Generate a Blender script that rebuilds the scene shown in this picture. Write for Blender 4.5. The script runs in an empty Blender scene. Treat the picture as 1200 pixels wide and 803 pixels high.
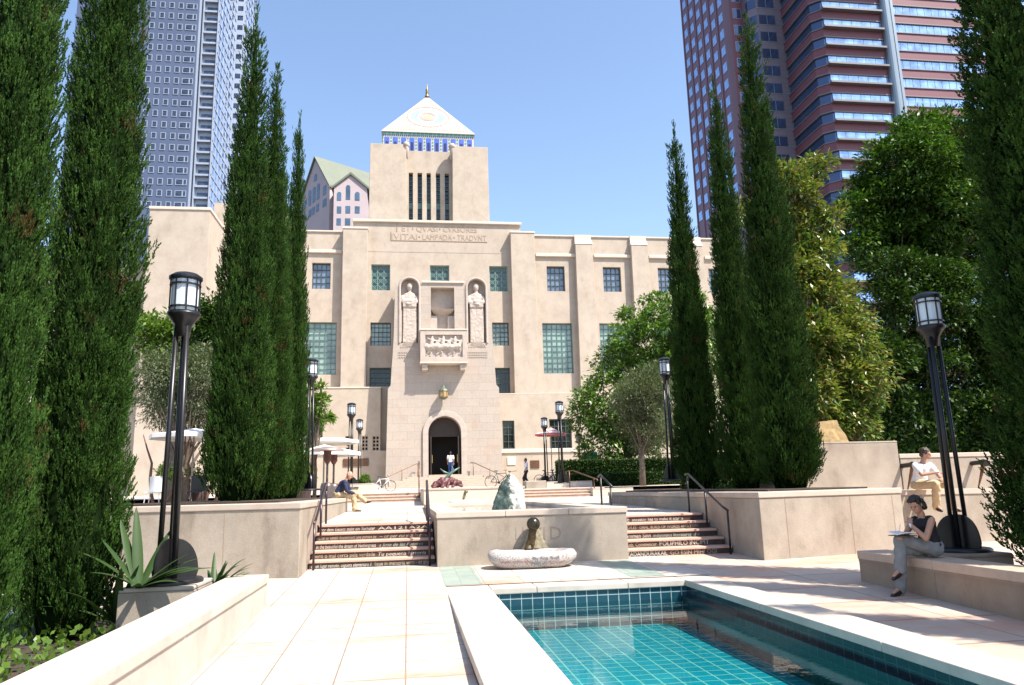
import bpy, bmesh, math, random
import numpy as np
from mathutils import Vector, Matrix, noise
from mathutils.geometry import tessellate_polygon
random.seed(7); RNG = np.random.default_rng(7)
sc = bpy.context.scene; COL = sc.collection
PI = math.pi
# ------------------------------------------------------------------ camera
F, PITCH, ROLL, YAW, EYE = 876.0, math.radians(11.1156), math.radians(-1.55236), math.radians(8.073), 1.75
cy_, sy_, cp_, sp_ = math.cos(YAW), math.sin(YAW), math.cos(PITCH), math.sin(PITCH)
fwd = Vector((sy_*cp_, cy_*cp_, sp_)); rgt0 = Vector((cy_, -sy_, 0)); up0 = rgt0.cross(fwd)
cr_, sr_ = math.cos(ROLL), math.sin(ROLL)
rgt = rgt0*cr_ + up0*sr_; upv = -rgt0*sr_ + up0*cr_
cd = bpy.data.cameras.new('camera'); cam = bpy.data.objects.new('camera', cd); COL.objects.link(cam)
cam.matrix_world = Matrix(((rgt.x, upv.x, -fwd.x, 0), (rgt.y, upv.y, -fwd.y, 0), (rgt.z, upv.z, -fwd.z, EYE), (0, 0, 0, 1)))
cd.sensor_width = 36; cd.lens = F/1200*36; cd.clip_end = 6000; cd.clip_start = .05
sc.camera = cam
def P(x, y, Y):
    """survey helper: the world point seen at photo position (x, y) at distance Y along the garden's axis"""
    d = fwd + rgt*((x-600)/F) - upv*((y-401.5)/F)
    t = Y/d.y
    return Vector((d.x*t, Y, d.z*t+EYE))
def R4(px0, py0, px1, py1, Y):
    xm, ym = (px0+px1)/2, (py0+py1)/2
    return P(px0, ym, Y).x, P(px1, ym, Y).x, P(xm, py1, Y).z, P(xm, py0, Y).z
# ------------------------------------------------------------------ light
SD = Vector((.53, -.45, 1)).normalized()
w = bpy.data.worlds.new('World'); sc.world = w; w.use_nodes = True
nt = w.node_tree; bg = nt.nodes['Background']
sky = nt.nodes.new('ShaderNodeTexSky'); sky.sky_type = 'NISHITA'; sky.sun_disc = False
sky.sun_elevation = math.asin(SD.z); sky.sun_rotation = math.atan2(SD.x, SD.y)
sky.altitude = 100; sky.air_density = 1.0; sky.dust_density = .9; sky.ozone_density = .8
nt.links.new(sky.outputs[0], bg.inputs[0]); bg.inputs[1].default_value = .144
sl = bpy.data.lights.new('sun', 'SUN'); sl.energy = 5.0; sl.angle = math.radians(.53); sl.color = (1, .94, .84)
so = bpy.data.objects.new('sun', sl); COL.objects.link(so); so.rotation_euler = SD.to_track_quat('Z', 'Y').to_euler(); so.location = (30, -20, 60)
sc.view_settings.view_transform = 'Standard'; sc.view_settings.look = 'None'; sc.view_settings.gamma = 1
sc.view_settings.exposure = 1.06
sc.render.engine = 'CYCLES'
# ------------------------------------------------------------------ materials
MATS = {}
def newmat(name):
    m = bpy.data.materials.new(name); m.use_nodes = True; MATS[name] = m
    return m, m.node_tree, m.node_tree.nodes['Principled BSDF']
def N(nt, t, **kw):
    n = nt.nodes.new(t)
    for k, v in kw.items(): setattr(n, k, v)
    return n
def ramp(nt, fac, stops):
    r = N(nt, 'ShaderNodeValToRGB'); nt.links.new(fac, r.inputs[0]); e = r.color_ramp.elements
    while len(e) < len(stops): e.new(.5)
    for i, (p, c) in enumerate(stops): e[i].position = p; e[i].color = (*c, 1) if len(c) == 3 else c
    return r.outputs[0]
def mix(nt, fac, a, b, mode='MIX'):
    m = N(nt, 'ShaderNodeMix', data_type='RGBA', blend_type=mode)
    for s, v in ((m.inputs[0], fac), (m.inputs[6], a), (m.inputs[7], b)):
        if hasattr(v, 'is_linked'): nt.links.new(v, s)
        elif isinstance(v, (int, float)): s.default_value = v
        else: s.default_value = (*v, 1)
    return m.outputs[2]
def noise_t(nt, scale, detail=4, rough=.6, stretch=None, coord='Object'):
    tc = N(nt, 'ShaderNodeTexCoord'); o = tc.outputs[coord]
    if stretch:
        mp = N(nt, 'ShaderNodeMapping'); mp.inputs['Scale'].default_value = stretch; nt.links.new(o, mp.inputs[0]); o = mp.outputs[0]
    n = N(nt, 'ShaderNodeTexNoise'); n.inputs['Scale'].default_value = scale; n.inputs['Detail'].default_value = detail; n.inputs['Roughness'].default_value = rough
    nt.links.new(o, n.inputs['Vector']); return n.outputs['Fac']
def bump(nt, b, h, strength=.3, dist=.01):
    n = N(nt, 'ShaderNodeBump'); n.inputs['Strength'].default_value = strength; n.inputs['Distance'].default_value = dist
    nt.links.new(h, n.inputs['Height']); nt.links.new(n.outputs[0], b.inputs['Normal'])
def mat(name, col, rough=.6, var=.12, scale=3., metal=0., bumps=0., bscale=40., spec=.5, streak=0., fine=.0):
    if name in MATS: return MATS[name]
    m, nt, b = newmat(name)
    b.inputs['Roughness'].default_value = rough; b.inputs['Metallic'].default_value = metal; b.inputs['Specular IOR Level'].default_value = spec
    dk = tuple(c*(1-var) for c in col); lt = tuple(min(1, c*(1+var)) for c in col)
    c = ramp(nt, noise_t(nt, scale), [(.3, dk), (.7, lt)])
    if fine: c = mix(nt, fine, c, ramp(nt, noise_t(nt, bscale*2, 2), [(.35, (.5, .5, .5)), (.65, (1, 1, 1))]), 'MULTIPLY')
    if streak:
        s = ramp(nt, noise_t(nt, 2.2, 5, .7, (.55, .55, .28)), [(.34, (.42, .38, .34)), (.44, (.8, .77, .73)), (.58, (1, 1, 1))])
        c = mix(nt, streak, c, s, 'MULTIPLY')
    if streak: c = mix(nt, .3, c, ramp(nt, noise_t(nt, .9, 8, .75), [(.38, (.62, .58, .54)), (.56, (1, 1, 1))]), 'MULTIPLY')
    nt.links.new(c, b.inputs['Base Color'])
    if bumps: bump(nt, b, noise_t(nt, bscale, 3), bumps)
    return m
def brickmat(name, c1, c2, mortar, bw, bh, ms, rough, offset=0., plane='XY', shift=(0, 0, 0), var=.1, blotch=None, bumps=.3, coord='Object', metal=0, spec=.5, cross=0):
    m, nt, b = newmat(name)
    tc = N(nt, 'ShaderNodeTexCoord'); mp = N(nt, 'ShaderNodeMapping'); mp.inputs['Location'].default_value = shift
    nt.links.new(tc.outputs[coord], mp.inputs[0]); vec = mp.outputs[0]
    if plane != 'XY':
        s = N(nt, 'ShaderNodeSeparateXYZ'); cx = N(nt, 'ShaderNodeCombineXYZ'); nt.links.new(vec, s.inputs[0])
        a = {'X': 0, 'Y': 1, 'Z': 2}
        nt.links.new(s.outputs[a[plane[0]]], cx.inputs[0]); nt.links.new(s.outputs[a[plane[1]]], cx.inputs[1]); vec = cx.outputs[0]
    br = N(nt, 'ShaderNodeTexBrick'); br.offset = offset; br.squash = 1
    nt.links.new(vec, br.inputs['Vector'])
    br.inputs['Color1'].default_value = (*c1, 1); br.inputs['Color2'].default_value = (*c2, 1); br.inputs['Mortar'].default_value = (*mortar, 1)
    br.inputs['Scale'].default_value = 1; br.inputs['Mortar Size'].default_value = ms; br.inputs['Brick Width'].default_value = bw; br.inputs['Row Height'].default_value = bh
    br.inputs['Mortar Smooth'].default_value = .1
    c = br.outputs['Color']
    if blotch:
        f = ramp(nt, noise_t(nt, blotch[1], 5, .65, blotch[3] if len(blotch) > 3 else None), [(blotch[2], (0, 0, 0)), (blotch[2]+.16, (1, 1, 1))])
        g = N(nt, 'ShaderNodeRGBToBW'); nt.links.new(f, g.inputs[0])
        c = mix(nt, g.outputs[0], c, mix(nt, .75, c, blotch[0]))
    if cross:      # the joints running across the walk are wider than those along it
        s2 = N(nt, 'ShaderNodeSeparateXYZ'); nt.links.new(vec, s2.inputs[0])
        a1 = N(nt, 'ShaderNodeMath', operation='DIVIDE'); nt.links.new(s2.outputs[1], a1.inputs[0]); a1.inputs[1].default_value = bh
        a2 = N(nt, 'ShaderNodeMath', operation='FRACT'); nt.links.new(a1.outputs[0], a2.inputs[0])
        a3 = N(nt, 'ShaderNodeMath', operation='LESS_THAN'); nt.links.new(a2.outputs[0], a3.inputs[0]); a3.inputs[1].default_value = cross/bh
        c = mix(nt, a3.outputs[0], c, mix(nt, .5, c, mortar))
    v = ramp(nt, noise_t(nt, 6, 5, .7), [(.3, (1-var,)*3), (.7, (1, 1, 1))])
    c = mix(nt, 1., c, v, 'MULTIPLY')
    nt.links.new(c, b.inputs['Base Color']); b.inputs['Roughness'].default_value = rough; b.inputs['Metallic'].default_value = metal
    b.inputs['Specular IOR Level'].default_value = spec
    if bumps:
        iv = N(nt, 'ShaderNodeMath', operation='SUBTRACT'); iv.inputs[0].default_value = 1; nt.links.new(br.outputs['Fac'], iv.inputs[1])
        bump(nt, b, iv.outputs[0], bumps, .004)
    return m
def leafmat(name, cols, rough=.45, trans=.3, spec=.5, patch=None):
    m, nt, b = newmat(name)
    g = N(nt, 'ShaderNodeNewGeometry')
    c = ramp(nt, g.outputs['Random Per Island'], [(i/(len(cols)-1), c) for i, c in enumerate(cols)])
    if patch:
        c = mix(nt, .6, c, ramp(nt, noise_t(nt, patch[0], 3), [(.34, cols[0]), (.5, cols[1]), (.66, cols[2])]))
        c = mix(nt, ramp(nt, noise_t(nt, 1.3, 4, .7), [(.60, (0, 0, 0)), (.68, (1, 1, 1))]), c, patch[1])
    c = mix(nt, .5, c, ramp(nt, noise_t(nt, .8, 2), [(.35, (.6, .6, .6)), (.65, (1.0, 1.0, 1.0))]), 'MULTIPLY')
    nt.links.new(c, b.inputs['Base Color']); b.inputs['Roughness'].default_value = rough; b.inputs['Specular IOR Level'].default_value = spec
    tr = N(nt, 'ShaderNodeBsdfTranslucent'); nt.links.new(mix(nt, 1., c, (.9, 1., .35), 'MULTIPLY'), tr.inputs[0])
    ms = N(nt, 'ShaderNodeMixShader'); ms.inputs[0].default_value = trans
    nt.links.new(b.outputs[0], ms.inputs[1]); nt.links.new(tr.outputs[0], ms.inputs[2])
    nt.links.new(ms.outputs[0], nt.nodes['Material Output'].inputs[0]); return m

stucco = mat('warm_stucco', (.45, .375, .305), .85, .04, .35, bumps=.25, bscale=9, streak=.24, fine=.08)
stucco2 = mat('warm_stucco_low', (.43, .36, .29), .85, .05, .35, bumps=.25, bscale=9, streak=.2, fine=.06)
trim = mat('pale_trim', (.56, .48, .40), .8, .05, 2)
limestone = brickmat('limestone_blocks', (.40, .335, .285), (.435, .365, .305), (.33, .27, .22), 1.1, .62, .012, .8, .5, 'XZ', var=.14, blotch=((.40, .29, .22), .9, .56), bumps=.2)
carved = mat('carved_limestone', (.42, .35, .30), .8, .12, 2.5, bumps=.3, bscale=14)
stepstone = mat('entry_step_stone', (.42, .34, .27), .8, .1, 4)
conc = mat('cast_concrete', (.375, .315, .255), .8, .11, 1.6, bumps=.35, bscale=30, streak=.55, fine=.22)
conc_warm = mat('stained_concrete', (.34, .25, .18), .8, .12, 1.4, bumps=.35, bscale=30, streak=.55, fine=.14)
coping_m = mat('concrete_coping', (.47, .385, .315), .7, .1, 2.6, bumps=.2, bscale=45, fine=.08)
coping_light = mat('pale_coping', (.47, .405, .345), .7, .16, 2.2, bumps=.2, bscale=45, fine=.08)
black_metal = mat('black_painted_metal', (.012, .011, .012), .35, .3, 6, metal=.1)
rail_metal = mat('dark_bronze_rail', (.05, .032, .04), .3, .2, 8, metal=.6)
bronze = mat('brown_bronze', (.14, .075, .045), .4, .3, 9, metal=.5)
frame_g = mat('green_bronze_frame', (.09, .17, .165), .5, .15, 5)
frame_d = mat('dark_window_frame', (.05, .07, .07), .5, .2, 5)
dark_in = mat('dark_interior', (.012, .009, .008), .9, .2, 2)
wood_d = mat('dark_door_wood', (.035, .02, .014), .5, .3, 5, bumps=.2)
def glassy(name, col, rough=.06, metal=.0, var=.25, scale=.6, spec=1.0, coat=0):
    m, nt, b = newmat(name); b.inputs['Roughness'].default_value = rough; b.inputs['Metallic'].default_value = metal; b.inputs['Specular IOR Level'].default_value = spec
    nt.links.new(ramp(nt, noise_t(nt, scale, 2), [(.35, tuple(c*(1-var) for c in col)), (.65, tuple(min(1, c*(1+var)) for c in col))]), b.inputs['Base Color'])
    return m
pane_g = glassy('window_pane_green', (.20, .27, .22), .12, .0, .35, .9)
pane_b = glassy('window_pane_blue', (.14, .18, .24), .1, .0, .3, .9)
pane_d = glassy('window_pane_dark', (.022, .028, .025), .08, .0, .5, .8, .5)
tower_glass = glassy('tower_window_glass', (.035, .05, .085), .06, .2, .7, 1.1)
curtain = glassy('curtain_wall_glass', (.36, .50, .74), .08, .75, .3, .35)
curtain_d = glassy('dark_curtain_glass', (.06, .09, .17), .1, .5, .25, .06)
blue_clad = mat('blue_grey_cladding', (.075, .10, .17), .5, .05, .1)
pale_clad = mat('pale_metal_frame', (.33, .37, .45), .4, .05, .1, metal=.1)
pink_gran = mat('pink_granite', (.18, .075, .10), .5, .08, .12)
red_gran = mat('red_granite', (.165, .050, .065), .5, .1, .12)
grey_gran = brickmat('grey_granite', (.17, .14, .17), (.185, .155, .185), (.12, .10, .13), 2.4, 1.25, .05, .5, 0, 'XZ', bumps=0)
steel = mat('steel_column', (.25, .30, .34), .35, .05, .1, metal=.4)
brown_ledge = mat('spandrel_ledge', (.17, .16, .17), .5, .05, .1)
soil = mat('planting_soil', (.045, .03, .02), .95, .4, 6, bumps=.6, bscale=25)
white_cloth = mat('white_cloth', (.72, .70, .68), .8, .06, 9, bumps=.1)
# ------------------------------------------------------------------ mesh helpers
class MB:
    def __init__(s): s.v = []; s.f = []; s.mi = []; s.cur = 0
    def add(s, vs, fs):
        o = len(s.v); s.v += [tuple(v) for v in vs]; s.f += [tuple(o+i for i in f) for f in fs]; s.mi += [s.cur]*len(fs); return s
    def box(s, x0, x1, y0, y1, z0, z1):
        if x0 > x1: x0, x1 = x1, x0
        return s.add([(x0, y0, z0), (x1, y0, z0), (x1, y1, z0), (x0, y1, z0), (x0, y0, z1), (x1, y0, z1), (x1, y1, z1), (x0, y1, z1)],
                     [(0, 3, 2, 1), (4, 5, 6, 7), (0, 1, 5, 4), (1, 2, 6, 5), (2, 3, 7, 6), (3, 0, 4, 7)])
    def quad(s, *p): return s.add(p, [tuple(range(len(p)))])
    def prism(s, poly, z0, z1):      # plan polygon (counter-clockwise), z may be floats or per-vertex lists
        n = len(poly); a = z0 if isinstance(z0, (list, tuple)) else [z0]*n; b = z1 if isinstance(z1, (list, tuple)) else [z1]*n
        vs = [(x, y, a[i]) for i, (x, y) in enumerate(poly)]+[(x, y, b[i]) for i, (x, y) in enumerate(poly)]
        return s.add(vs, [tuple(range(n))[::-1], tuple(range(n, 2*n))]+[(i, (i+1) % n, n+(i+1) % n, n+i) for i in range(n)])
    def tube(s, pts, r, n=8, caps=True):
        pts = [Vector(p) for p in pts]; rs = r if isinstance(r, (list, tuple)) else [r]*len(pts); vs = []; fs = []
        u = None
        for i, p in enumerate(pts):
            d = (pts[min(i+1, len(pts)-1)]-pts[max(i-1, 0)]).normalized()
            if u is None: u = d.orthogonal().normalized()
            u = (u-d*u.dot(d)); u = u.normalized() if u.length > 1e-6 else d.orthogonal().normalized()
            v = d.cross(u)
            vs += [p+(u*math.cos(2*PI*k/n)+v*math.sin(2*PI*k/n))*rs[i] for k in range(n)]
        for i in range(len(pts)-1):
            fs += [(i*n+k, i*n+(k+1) % n, (i+1)*n+(k+1) % n, (i+1)*n+k) for k in range(n)]
        if caps: fs += [tuple(range(n))[::-1], tuple(range((len(pts)-1)*n, len(pts)*n))]
        return s.add(vs, fs)
    def lathe(s, prof, c=(0, 0, 0), n=24, sx=1, sy=1, rot=0):
        vs = []; fs = []
        for r, z in prof: vs += [(c[0]+math.cos(2*PI*k/n+rot)*r*sx, c[1]+math.sin(2*PI*k/n+rot)*r*sy, c[2]+z) for k in range(n)]
        for i in range(len(prof)-1): fs += [(i*n+k, i*n+(k+1) % n, (i+1)*n+(k+1) % n, (i+1)*n+k) for k in range(n)]
        fs += [tuple(range(n))[::-1], tuple(range((len(prof)-1)*n, len(prof)*n))]
        return s.add(vs, fs)
    def ell(s, c, r, n=12, m=8, M=None):
        vs = []; fs = []; c = Vector(c)
        for i in range(1, m):
            t = PI*i/m
            for k in range(n):
                q = Vector((r[0]*math.sin(t)*math.cos(2*PI*k/n), r[1]*math.sin(t)*math.sin(2*PI*k/n), r[2]*math.cos(t)))
                vs.append(c+(M@q if M else q))
        q = Vector((0, 0, r[2])); vs.append(c+(M@q if M else q)); vs.append(c-(M@q if M else q)); T = len(vs)-2
        for i in range(m-2): fs += [(i*n+k, (i+1)*n+k, (i+1)*n+(k+1) % n, i*n+(k+1) % n) for k in range(n)]
        fs += [(T, k, (k+1) % n) for k in range(n)]; o = (m-2)*n; fs += [(T+1, o+(k+1) % n, o+k) for k in range(n)]
        return s.add(vs, fs)
    def cap(s, p0, p1, r0, r1, n=10):
        p0 = Vector(p0); p1 = Vector(p1); d = (p1-p0); L = d.length; d = d.normalized() if L > 1e-6 else Vector((0, 0, 1))
        pts = [p0-d*r0*.98, p0-d*r0*.7, p0, p1, p1+d*r1*.7, p1+d*r1*.98]
        return s.tube(pts, [r0*.2, r0*.72, r0, r1, r1*.72, r1*.2], n)
    def loft(s, rings, n=14):   # rings: (center, rx, ry, xaxis, yaxis)
        vs = []; fs = []
        for c, rx, ry, ax, ay in rings:
            c = Vector(c); ax = Vector(ax); ay = Vector(ay)
            vs += [c+ax*(rx*math.cos(2*PI*k/n))+ay*(ry*math.sin(2*PI*k/n)) for k in range(n)]
        for i in range(len(rings)-1): fs += [(i*n+k, i*n+(k+1) % n, (i+1)*n+(k+1) % n, (i+1)*n+k) for k in range(n)]
        fs += [tuple(range(n))[::-1], tuple(range((len(rings)-1)*n, len(rings)*n))]
        return s.add(vs, fs)
    def plate(s, outer, holes, y0, y1, back=True, tr=None):
        """wall in XZ with openings: outer / holes lists of (x,z); front at y0, back at y1"""
        if holes and len(outer) == 4 and all(len(h) == 4 for h in holes):
            ox0, ox1, oz0, oz1 = outer[0][0], outer[1][0], outer[0][1], outer[2][1]
            hs = [(max(ox0, h[0][0]), min(ox1, h[1][0]), max(oz0, h[0][1]), min(oz1, h[2][1])) for h in holes]
            xs = sorted({round(v, 4) for v in [ox0, ox1]+[a for h in hs for a in h[:2]]}); zs_ = sorted({round(v, 4) for v in [oz0, oz1]+[a for h in hs for a in h[2:]]})
            inside = lambda i, j: 0 <= i < len(xs)-1 and 0 <= j < len(zs_)-1 and not any(h[0]-1e-3 < (xs[i]+xs[i+1])/2 < h[1]+1e-3 and h[2]-1e-3 < (zs_[j]+zs_[j+1])/2 < h[3]+1e-3 for h in hs)
            nx, nz = len(xs), len(zs_); vs = [(x, y, z) for y in (y0, y1) for z in zs_ for x in xs]; id_ = lambda i, j, b: b*nx*nz+j*nx+i; fs = []
            for i in range(nx-1):
                for j in range(nz-1):
                    if not inside(i, j): continue
                    fs.append((id_(i, j, 0), id_(i+1, j, 0), id_(i+1, j+1, 0), id_(i, j+1, 0))); fs.append((id_(i, j, 1), id_(i, j+1, 1), id_(i+1, j+1, 1), id_(i+1, j, 1)))
                    for (di, dj, a, b) in ((-1, 0, (i, j), (i, j+1)), (1, 0, (i+1, j+1), (i+1, j)), (0, -1, (i+1, j), (i, j)), (0, 1, (i, j+1), (i+1, j+1))):
                        if not inside(i+di, j+dj): fs.append((id_(*a, 0), id_(*b, 0), id_(*b, 1), id_(*a, 1)))
            return s.add(vs, fs)
        loops = [outer]+holes; pts = [p for l in loops for p in l]
        tri = tessellate_polygon([[Vector((x, z, 0)) for x, z in l] for l in loops])
        T = tr or (lambda x, y, z: (x, y, z))
        vs = [T(x, y0, z) for x, z in pts]+[T(x, y1, z) for x, z in pts]; n = len(pts); fs = []
        for t in tri:
            a, b, c = t
            ar = (pts[b][0]-pts[a][0])*(pts[c][1]-pts[a][1])-(pts[c][0]-pts[a][0])*(pts[b][1]-pts[a][1])
            if ar < 0: a, c = c, a
            fs.append((a, b, c))
            if back: fs.append((n+c, n+b, n+a))
        o = 0
        for l in loops:
            ar = sum(l[i][0]*l[(i+1) % len(l)][1]-l[(i+1) % len(l)][0]*l[i][1] for i in range(len(l)))
            for i in range(len(l)):
                j = (i+1) % len(l); q = (o+i, o+j, n+o+j, n+o+i)
                if (ar > 0) != (l is outer): q = q[::-1]
                fs.append(q[::-1] if l is outer or True else q)
            o += len(l)
        return s.add(vs, fs)
    def build(s, name, m, parent=None, smooth=False, bev=0, origin=None, recalc=True):
        me = bpy.data.meshes.new(name)
        o = Vector(origin) if origin is not None else Vector((0, 0, 0))
        me.from_pydata([(v[0]-o.x, v[1]-o.y, v[2]-o.z) for v in s.v], [], s.f)
        ms = m if isinstance(m, (list, tuple)) else [m]
        for q in ms: me.materials.append(q)
        if len(ms) > 1: me.polygons.foreach_set('material_index', s.mi)
        if recalc:
            b = bmesh.new(); b.from_mesh(me); bmesh.ops.recalc_face_normals(b, faces=b.faces); b.to_mesh(me); b.free()
        if smooth: me.polygons.foreach_set('use_smooth', [True]*len(me.polygons))
        ob = bpy.data.objects.new(name, me); COL.objects.link(ob)
        if parent: ob.parent = parent
        elif origin is not None: ob.location = o
        if bev:
            md = ob.modifiers.new('bevel', 'BEVEL'); md.width = bev; md.segments = 2; md.limit_method = 'ANGLE'; md.angle_limit = .7
        return ob
def tag(o, label=None, cat=None, group=None, kind=None):
    if label: o['label'] = label
    if cat: o['category'] = cat
    if group: o['group'] = group
    if kind: o['kind'] = kind
    return o
def thing(name, label, cat, loc=(0, 0, 0), rz=0, group=None):
    o = bpy.data.objects.new(name, None); COL.objects.link(o); o.location = loc; o.rotation_euler = (0, 0, rz)
    o.empty_display_size = .1
    return tag(o, label, cat, group)
def dup(root, loc, rz=0, scale=1, label=None, group=None):
    r = root.copy(); COL.objects.link(r); r.location = loc; r.rotation_euler = (0, 0, rz)
    r.scale = (scale,)*3 if isinstance(scale, (int, float)) else scale
    if label: r['label'] = label
    if group: r['group'] = group
    for ch in list(root.children):
        c = ch.copy(); COL.objects.link(c); c.parent = r
        for g in list(ch.children):
            d = g.copy(); COL.objects.link(d); d.parent = c
    return r
def np_mesh(name, V, Q, m, parent=None, mi=None, smooth=False, n=4):
    me = bpy.data.meshes.new(name); nf = len(Q)
    me.vertices.add(len(V)); me.vertices.foreach_set('co', np.asarray(V, np.float32).ravel())
    me.loops.add(nf*n); me.loops.foreach_set('vertex_index', np.asarray(Q, np.int32).ravel())
    me.polygons.add(nf); me.polygons.foreach_set('loop_start', np.arange(0, nf*n, n, dtype=np.int32)); me.polygons.foreach_set('loop_total', np.full(nf, n, np.int32))
    if mi is not None: me.polygons.foreach_set('material_index', np.asarray(mi, np.int32))
    if smooth: me.polygons.foreach_set('use_smooth', np.ones(nf, bool))
    for q in (m if isinstance(m, (list, tuple)) else [m]): me.materials.append(q)
    me.update(calc_edges=True)
    ob = bpy.data.objects.new(name, me); COL.objects.link(ob)
    if parent: ob.parent = parent
    return ob
WS = bpy.data.scenes.new('workshop')      # scratch scene for evaluating one object at a time; removed at the end
def evaluate(ob):
    WS.collection.objects.link(ob); vl = WS.view_layers[0]; vl.update(); dg = vl.depsgraph; dg.update()
    me = bpy.data.meshes.new_from_object(ob.evaluated_get(dg)); bpy.data.objects.remove(ob); return me
def remesh(mb, vox, smooth_it=4, nz=0, nscale=20):
    """union of overlapping closed shapes -> one continuous surface"""
    me = bpy.data.meshes.new('tmp'); me.from_pydata([tuple(v) for v in mb.v], [], mb.f)
    b = bmesh.new(); b.from_mesh(me); bmesh.ops.recalc_face_normals(b, faces=b.faces); b.to_mesh(me); b.free()
    ob = bpy.data.objects.new('tmp', me)
    md = ob.modifiers.new('r', 'REMESH'); md.mode = 'VOXEL'; md.voxel_size = vox
    if smooth_it:
        ms = ob.modifiers.new('s', 'SMOOTH'); ms.iterations = smooth_it; ms.factor = .5
    out = evaluate(ob)
    if nz:
        nv = len(out.vertices); co = np.empty(nv*3, np.float32); no = np.empty(nv*3, np.float32)
        out.vertices.foreach_get('co', co); out.vertex_normals.foreach_get('vector', no)
        k = np.array([noise.noise(Vector(c)*nscale) for c in co.reshape(-1, 3)])*nz
        co = co.reshape(-1, 3)+no.reshape(-1, 3)*k[:, None]; out.vertices.foreach_set('co', co.ravel().astype(np.float32)); out.update()
    out.polygons.foreach_set('use_smooth', [True]*len(out.polygons)); return out
def mesh_obj(name, me, m, parent=None):
    me.materials.clear(); me.materials.append(m); me.name = name
    o = bpy.data.objects.new(name, me); COL.objects.link(o); o.parent = parent; return o
def text(name, s, size, loc, rot, m, parent, depth=.004, align='LEFT', fit=None, shear=0):
    c = bpy.data.curves.new('t', 'FONT'); c.body = s; c.size = size; c.extrude = depth; c.align_x = align; c.resolution_u = 2; c.shear = shear
    me = evaluate(bpy.data.objects.new('t', c))
    me.materials.clear(); me.materials.append(m)
    Mx = Matrix.Translation(Vector(loc))@rot
    if fit:
        xs = [v.co.x for v in me.vertices]; wd = max(xs)-min(xs); k = fit/wd; x0 = min(xs)
        for v in me.vertices: v.co.x = (v.co.x-x0)*k
    me.transform(Mx); me.name = name
    ob = bpy.data.objects.new(name, me); COL.objects.link(ob); ob.parent = parent; return ob
UP = Matrix.Rotation(PI/2, 4, 'X')      # text standing up, read from -Y
# ================================================================== THE SETTING
def gz(Y): return .028*Y
def mz(Y): return 1.14+.012*(Y-16)
def uz(Y): return 1.74+.0145*(Y-35)
g = MB()
prof = [(-200, -.10), (0, -.04), (14.75, .33), (16.2, .93), (16.3, 1.05), (34, 1.25), (35, 1.6), (60, 1.95), (4000, 1.95)]
for (ya, za), (yb, zb) in zip(prof, prof[1:]):
    if ya < 12 and yb > 0:
        zc = za+(zb-za)*(11.95-ya)/(yb-ya)
    if ya < 12:
        ye = min(yb, 11.95); ze = za+(zb-za)*(ye-ya)/(yb-ya)
        for a, b in ((-600, .4), (5.0, 600)): g.quad((a, ya, za), (b, ya, za), (b, ye, ze), (a, ye, ze))
        if yb > 11.95: g.quad((-600, ye, ze), (600, ye, ze), (600, yb, zb), (-600, yb, zb))
    else: g.quad((-3000 if yb > 100 else -600, ya, za), (3000 if yb > 100 else 600, ya, za), (3000 if yb > 100 else 600, yb, zb), (-3000 if yb > 100 else -600, yb, zb))
tag(g.build('ground', soil), kind='structure')
pave = brickmat('stone_paving', (.52, .475, .42), (.47, .425, .37), (.24, .18, .135), .6, .566, .008, .65, 0, shift=(.02, -.09, 0), var=.1, cross=.018,
                blotch=((.40, .20, .11), .75, .50, (.6, 1.5, 1)), bumps=.3)
pave2 = brickmat('pink_stone_paving', (.50, .40, .33), (.45, .36, .30), (.20, .145, .11), 1.2, 1.132, .011, .65, 0, shift=(.02, -.09, 0), var=.16, cross=.03,
                blotch=((.55, .27, .17), .7, .5, (.6, 1.4, 1)), bumps=.3)
slate = brickmat('green_slate', (.25, .30, .255), (.30, .345, .29), (.2, .24, .2), .28, .28, .006, .6, 0, shift=(.02, -.09, 0), var=.2, bumps=.2)
def sheet(name, m, rects, zf, off=0, kind='structure'):
    g = MB()
    for x0, x1, y0, y1 in rects: g.quad((x0, y0, zf(y0)+off), (x1, y0, zf(y0)+off), (x1, y1, zf(y1)+off), (x0, y1, zf(y1)+off))
    return tag(g.build(name, m), kind=kind)
sheet('paving', pave, [(-6.6, -1.87, 10.83, 11.9), (-1.87, .57, -9, 11.9), (-6.6, 4.9, 11.9, 14.9)], gz)
sheet('plaza_paving', pave2, [(4.72, 26, -9, 11.9), (4.9, 26, 11.9, 14.9)], gz)
sheet('slate_strip', slate, [(.56, 1.15, 11.95, 14.2), (3.5, 4.08, 12.0, 14.12)], gz, .004)
sheet('terrace_paving', pave, [(-14, 20, 16.05, 34.2)], mz)
sheet('forecourt_paving', pave, [(-60, 60, 34.9, 62)], uz)
# ------------------------------------------------------------------ pools
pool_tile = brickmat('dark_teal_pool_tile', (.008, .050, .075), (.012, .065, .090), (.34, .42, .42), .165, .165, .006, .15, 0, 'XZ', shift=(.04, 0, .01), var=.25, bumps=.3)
pool_tileY = brickmat('shaded_teal_pool_tile_side', (.006, .022, .034), (.008, .03, .042), (.035, .07, .08), .165, .165, .005, .15, 0, 'YZ', shift=(0, .04, .01), var=.25, bumps=.3)  # same tile as the end wall, with shade put into tile and grout colours
pool_floor = brickmat('teal_pool_floor_tile', (.008, .25, .32), (.012, .29, .36), (.30, .55, .45), .21, .21, .010, .2, 0, 'XY', shift=(.03, .07, 0), var=.25, bumps=.2)
wm, wnt, wb = newmat('pool_water_surface')
gl = N(wnt, 'ShaderNodeBsdfGlossy'); gl.inputs['Roughness'].default_value = .0
tr = N(wnt, 'ShaderNodeBsdfTransparent'); tr.inputs[0].default_value = (.72, .93, .95, 1)
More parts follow.
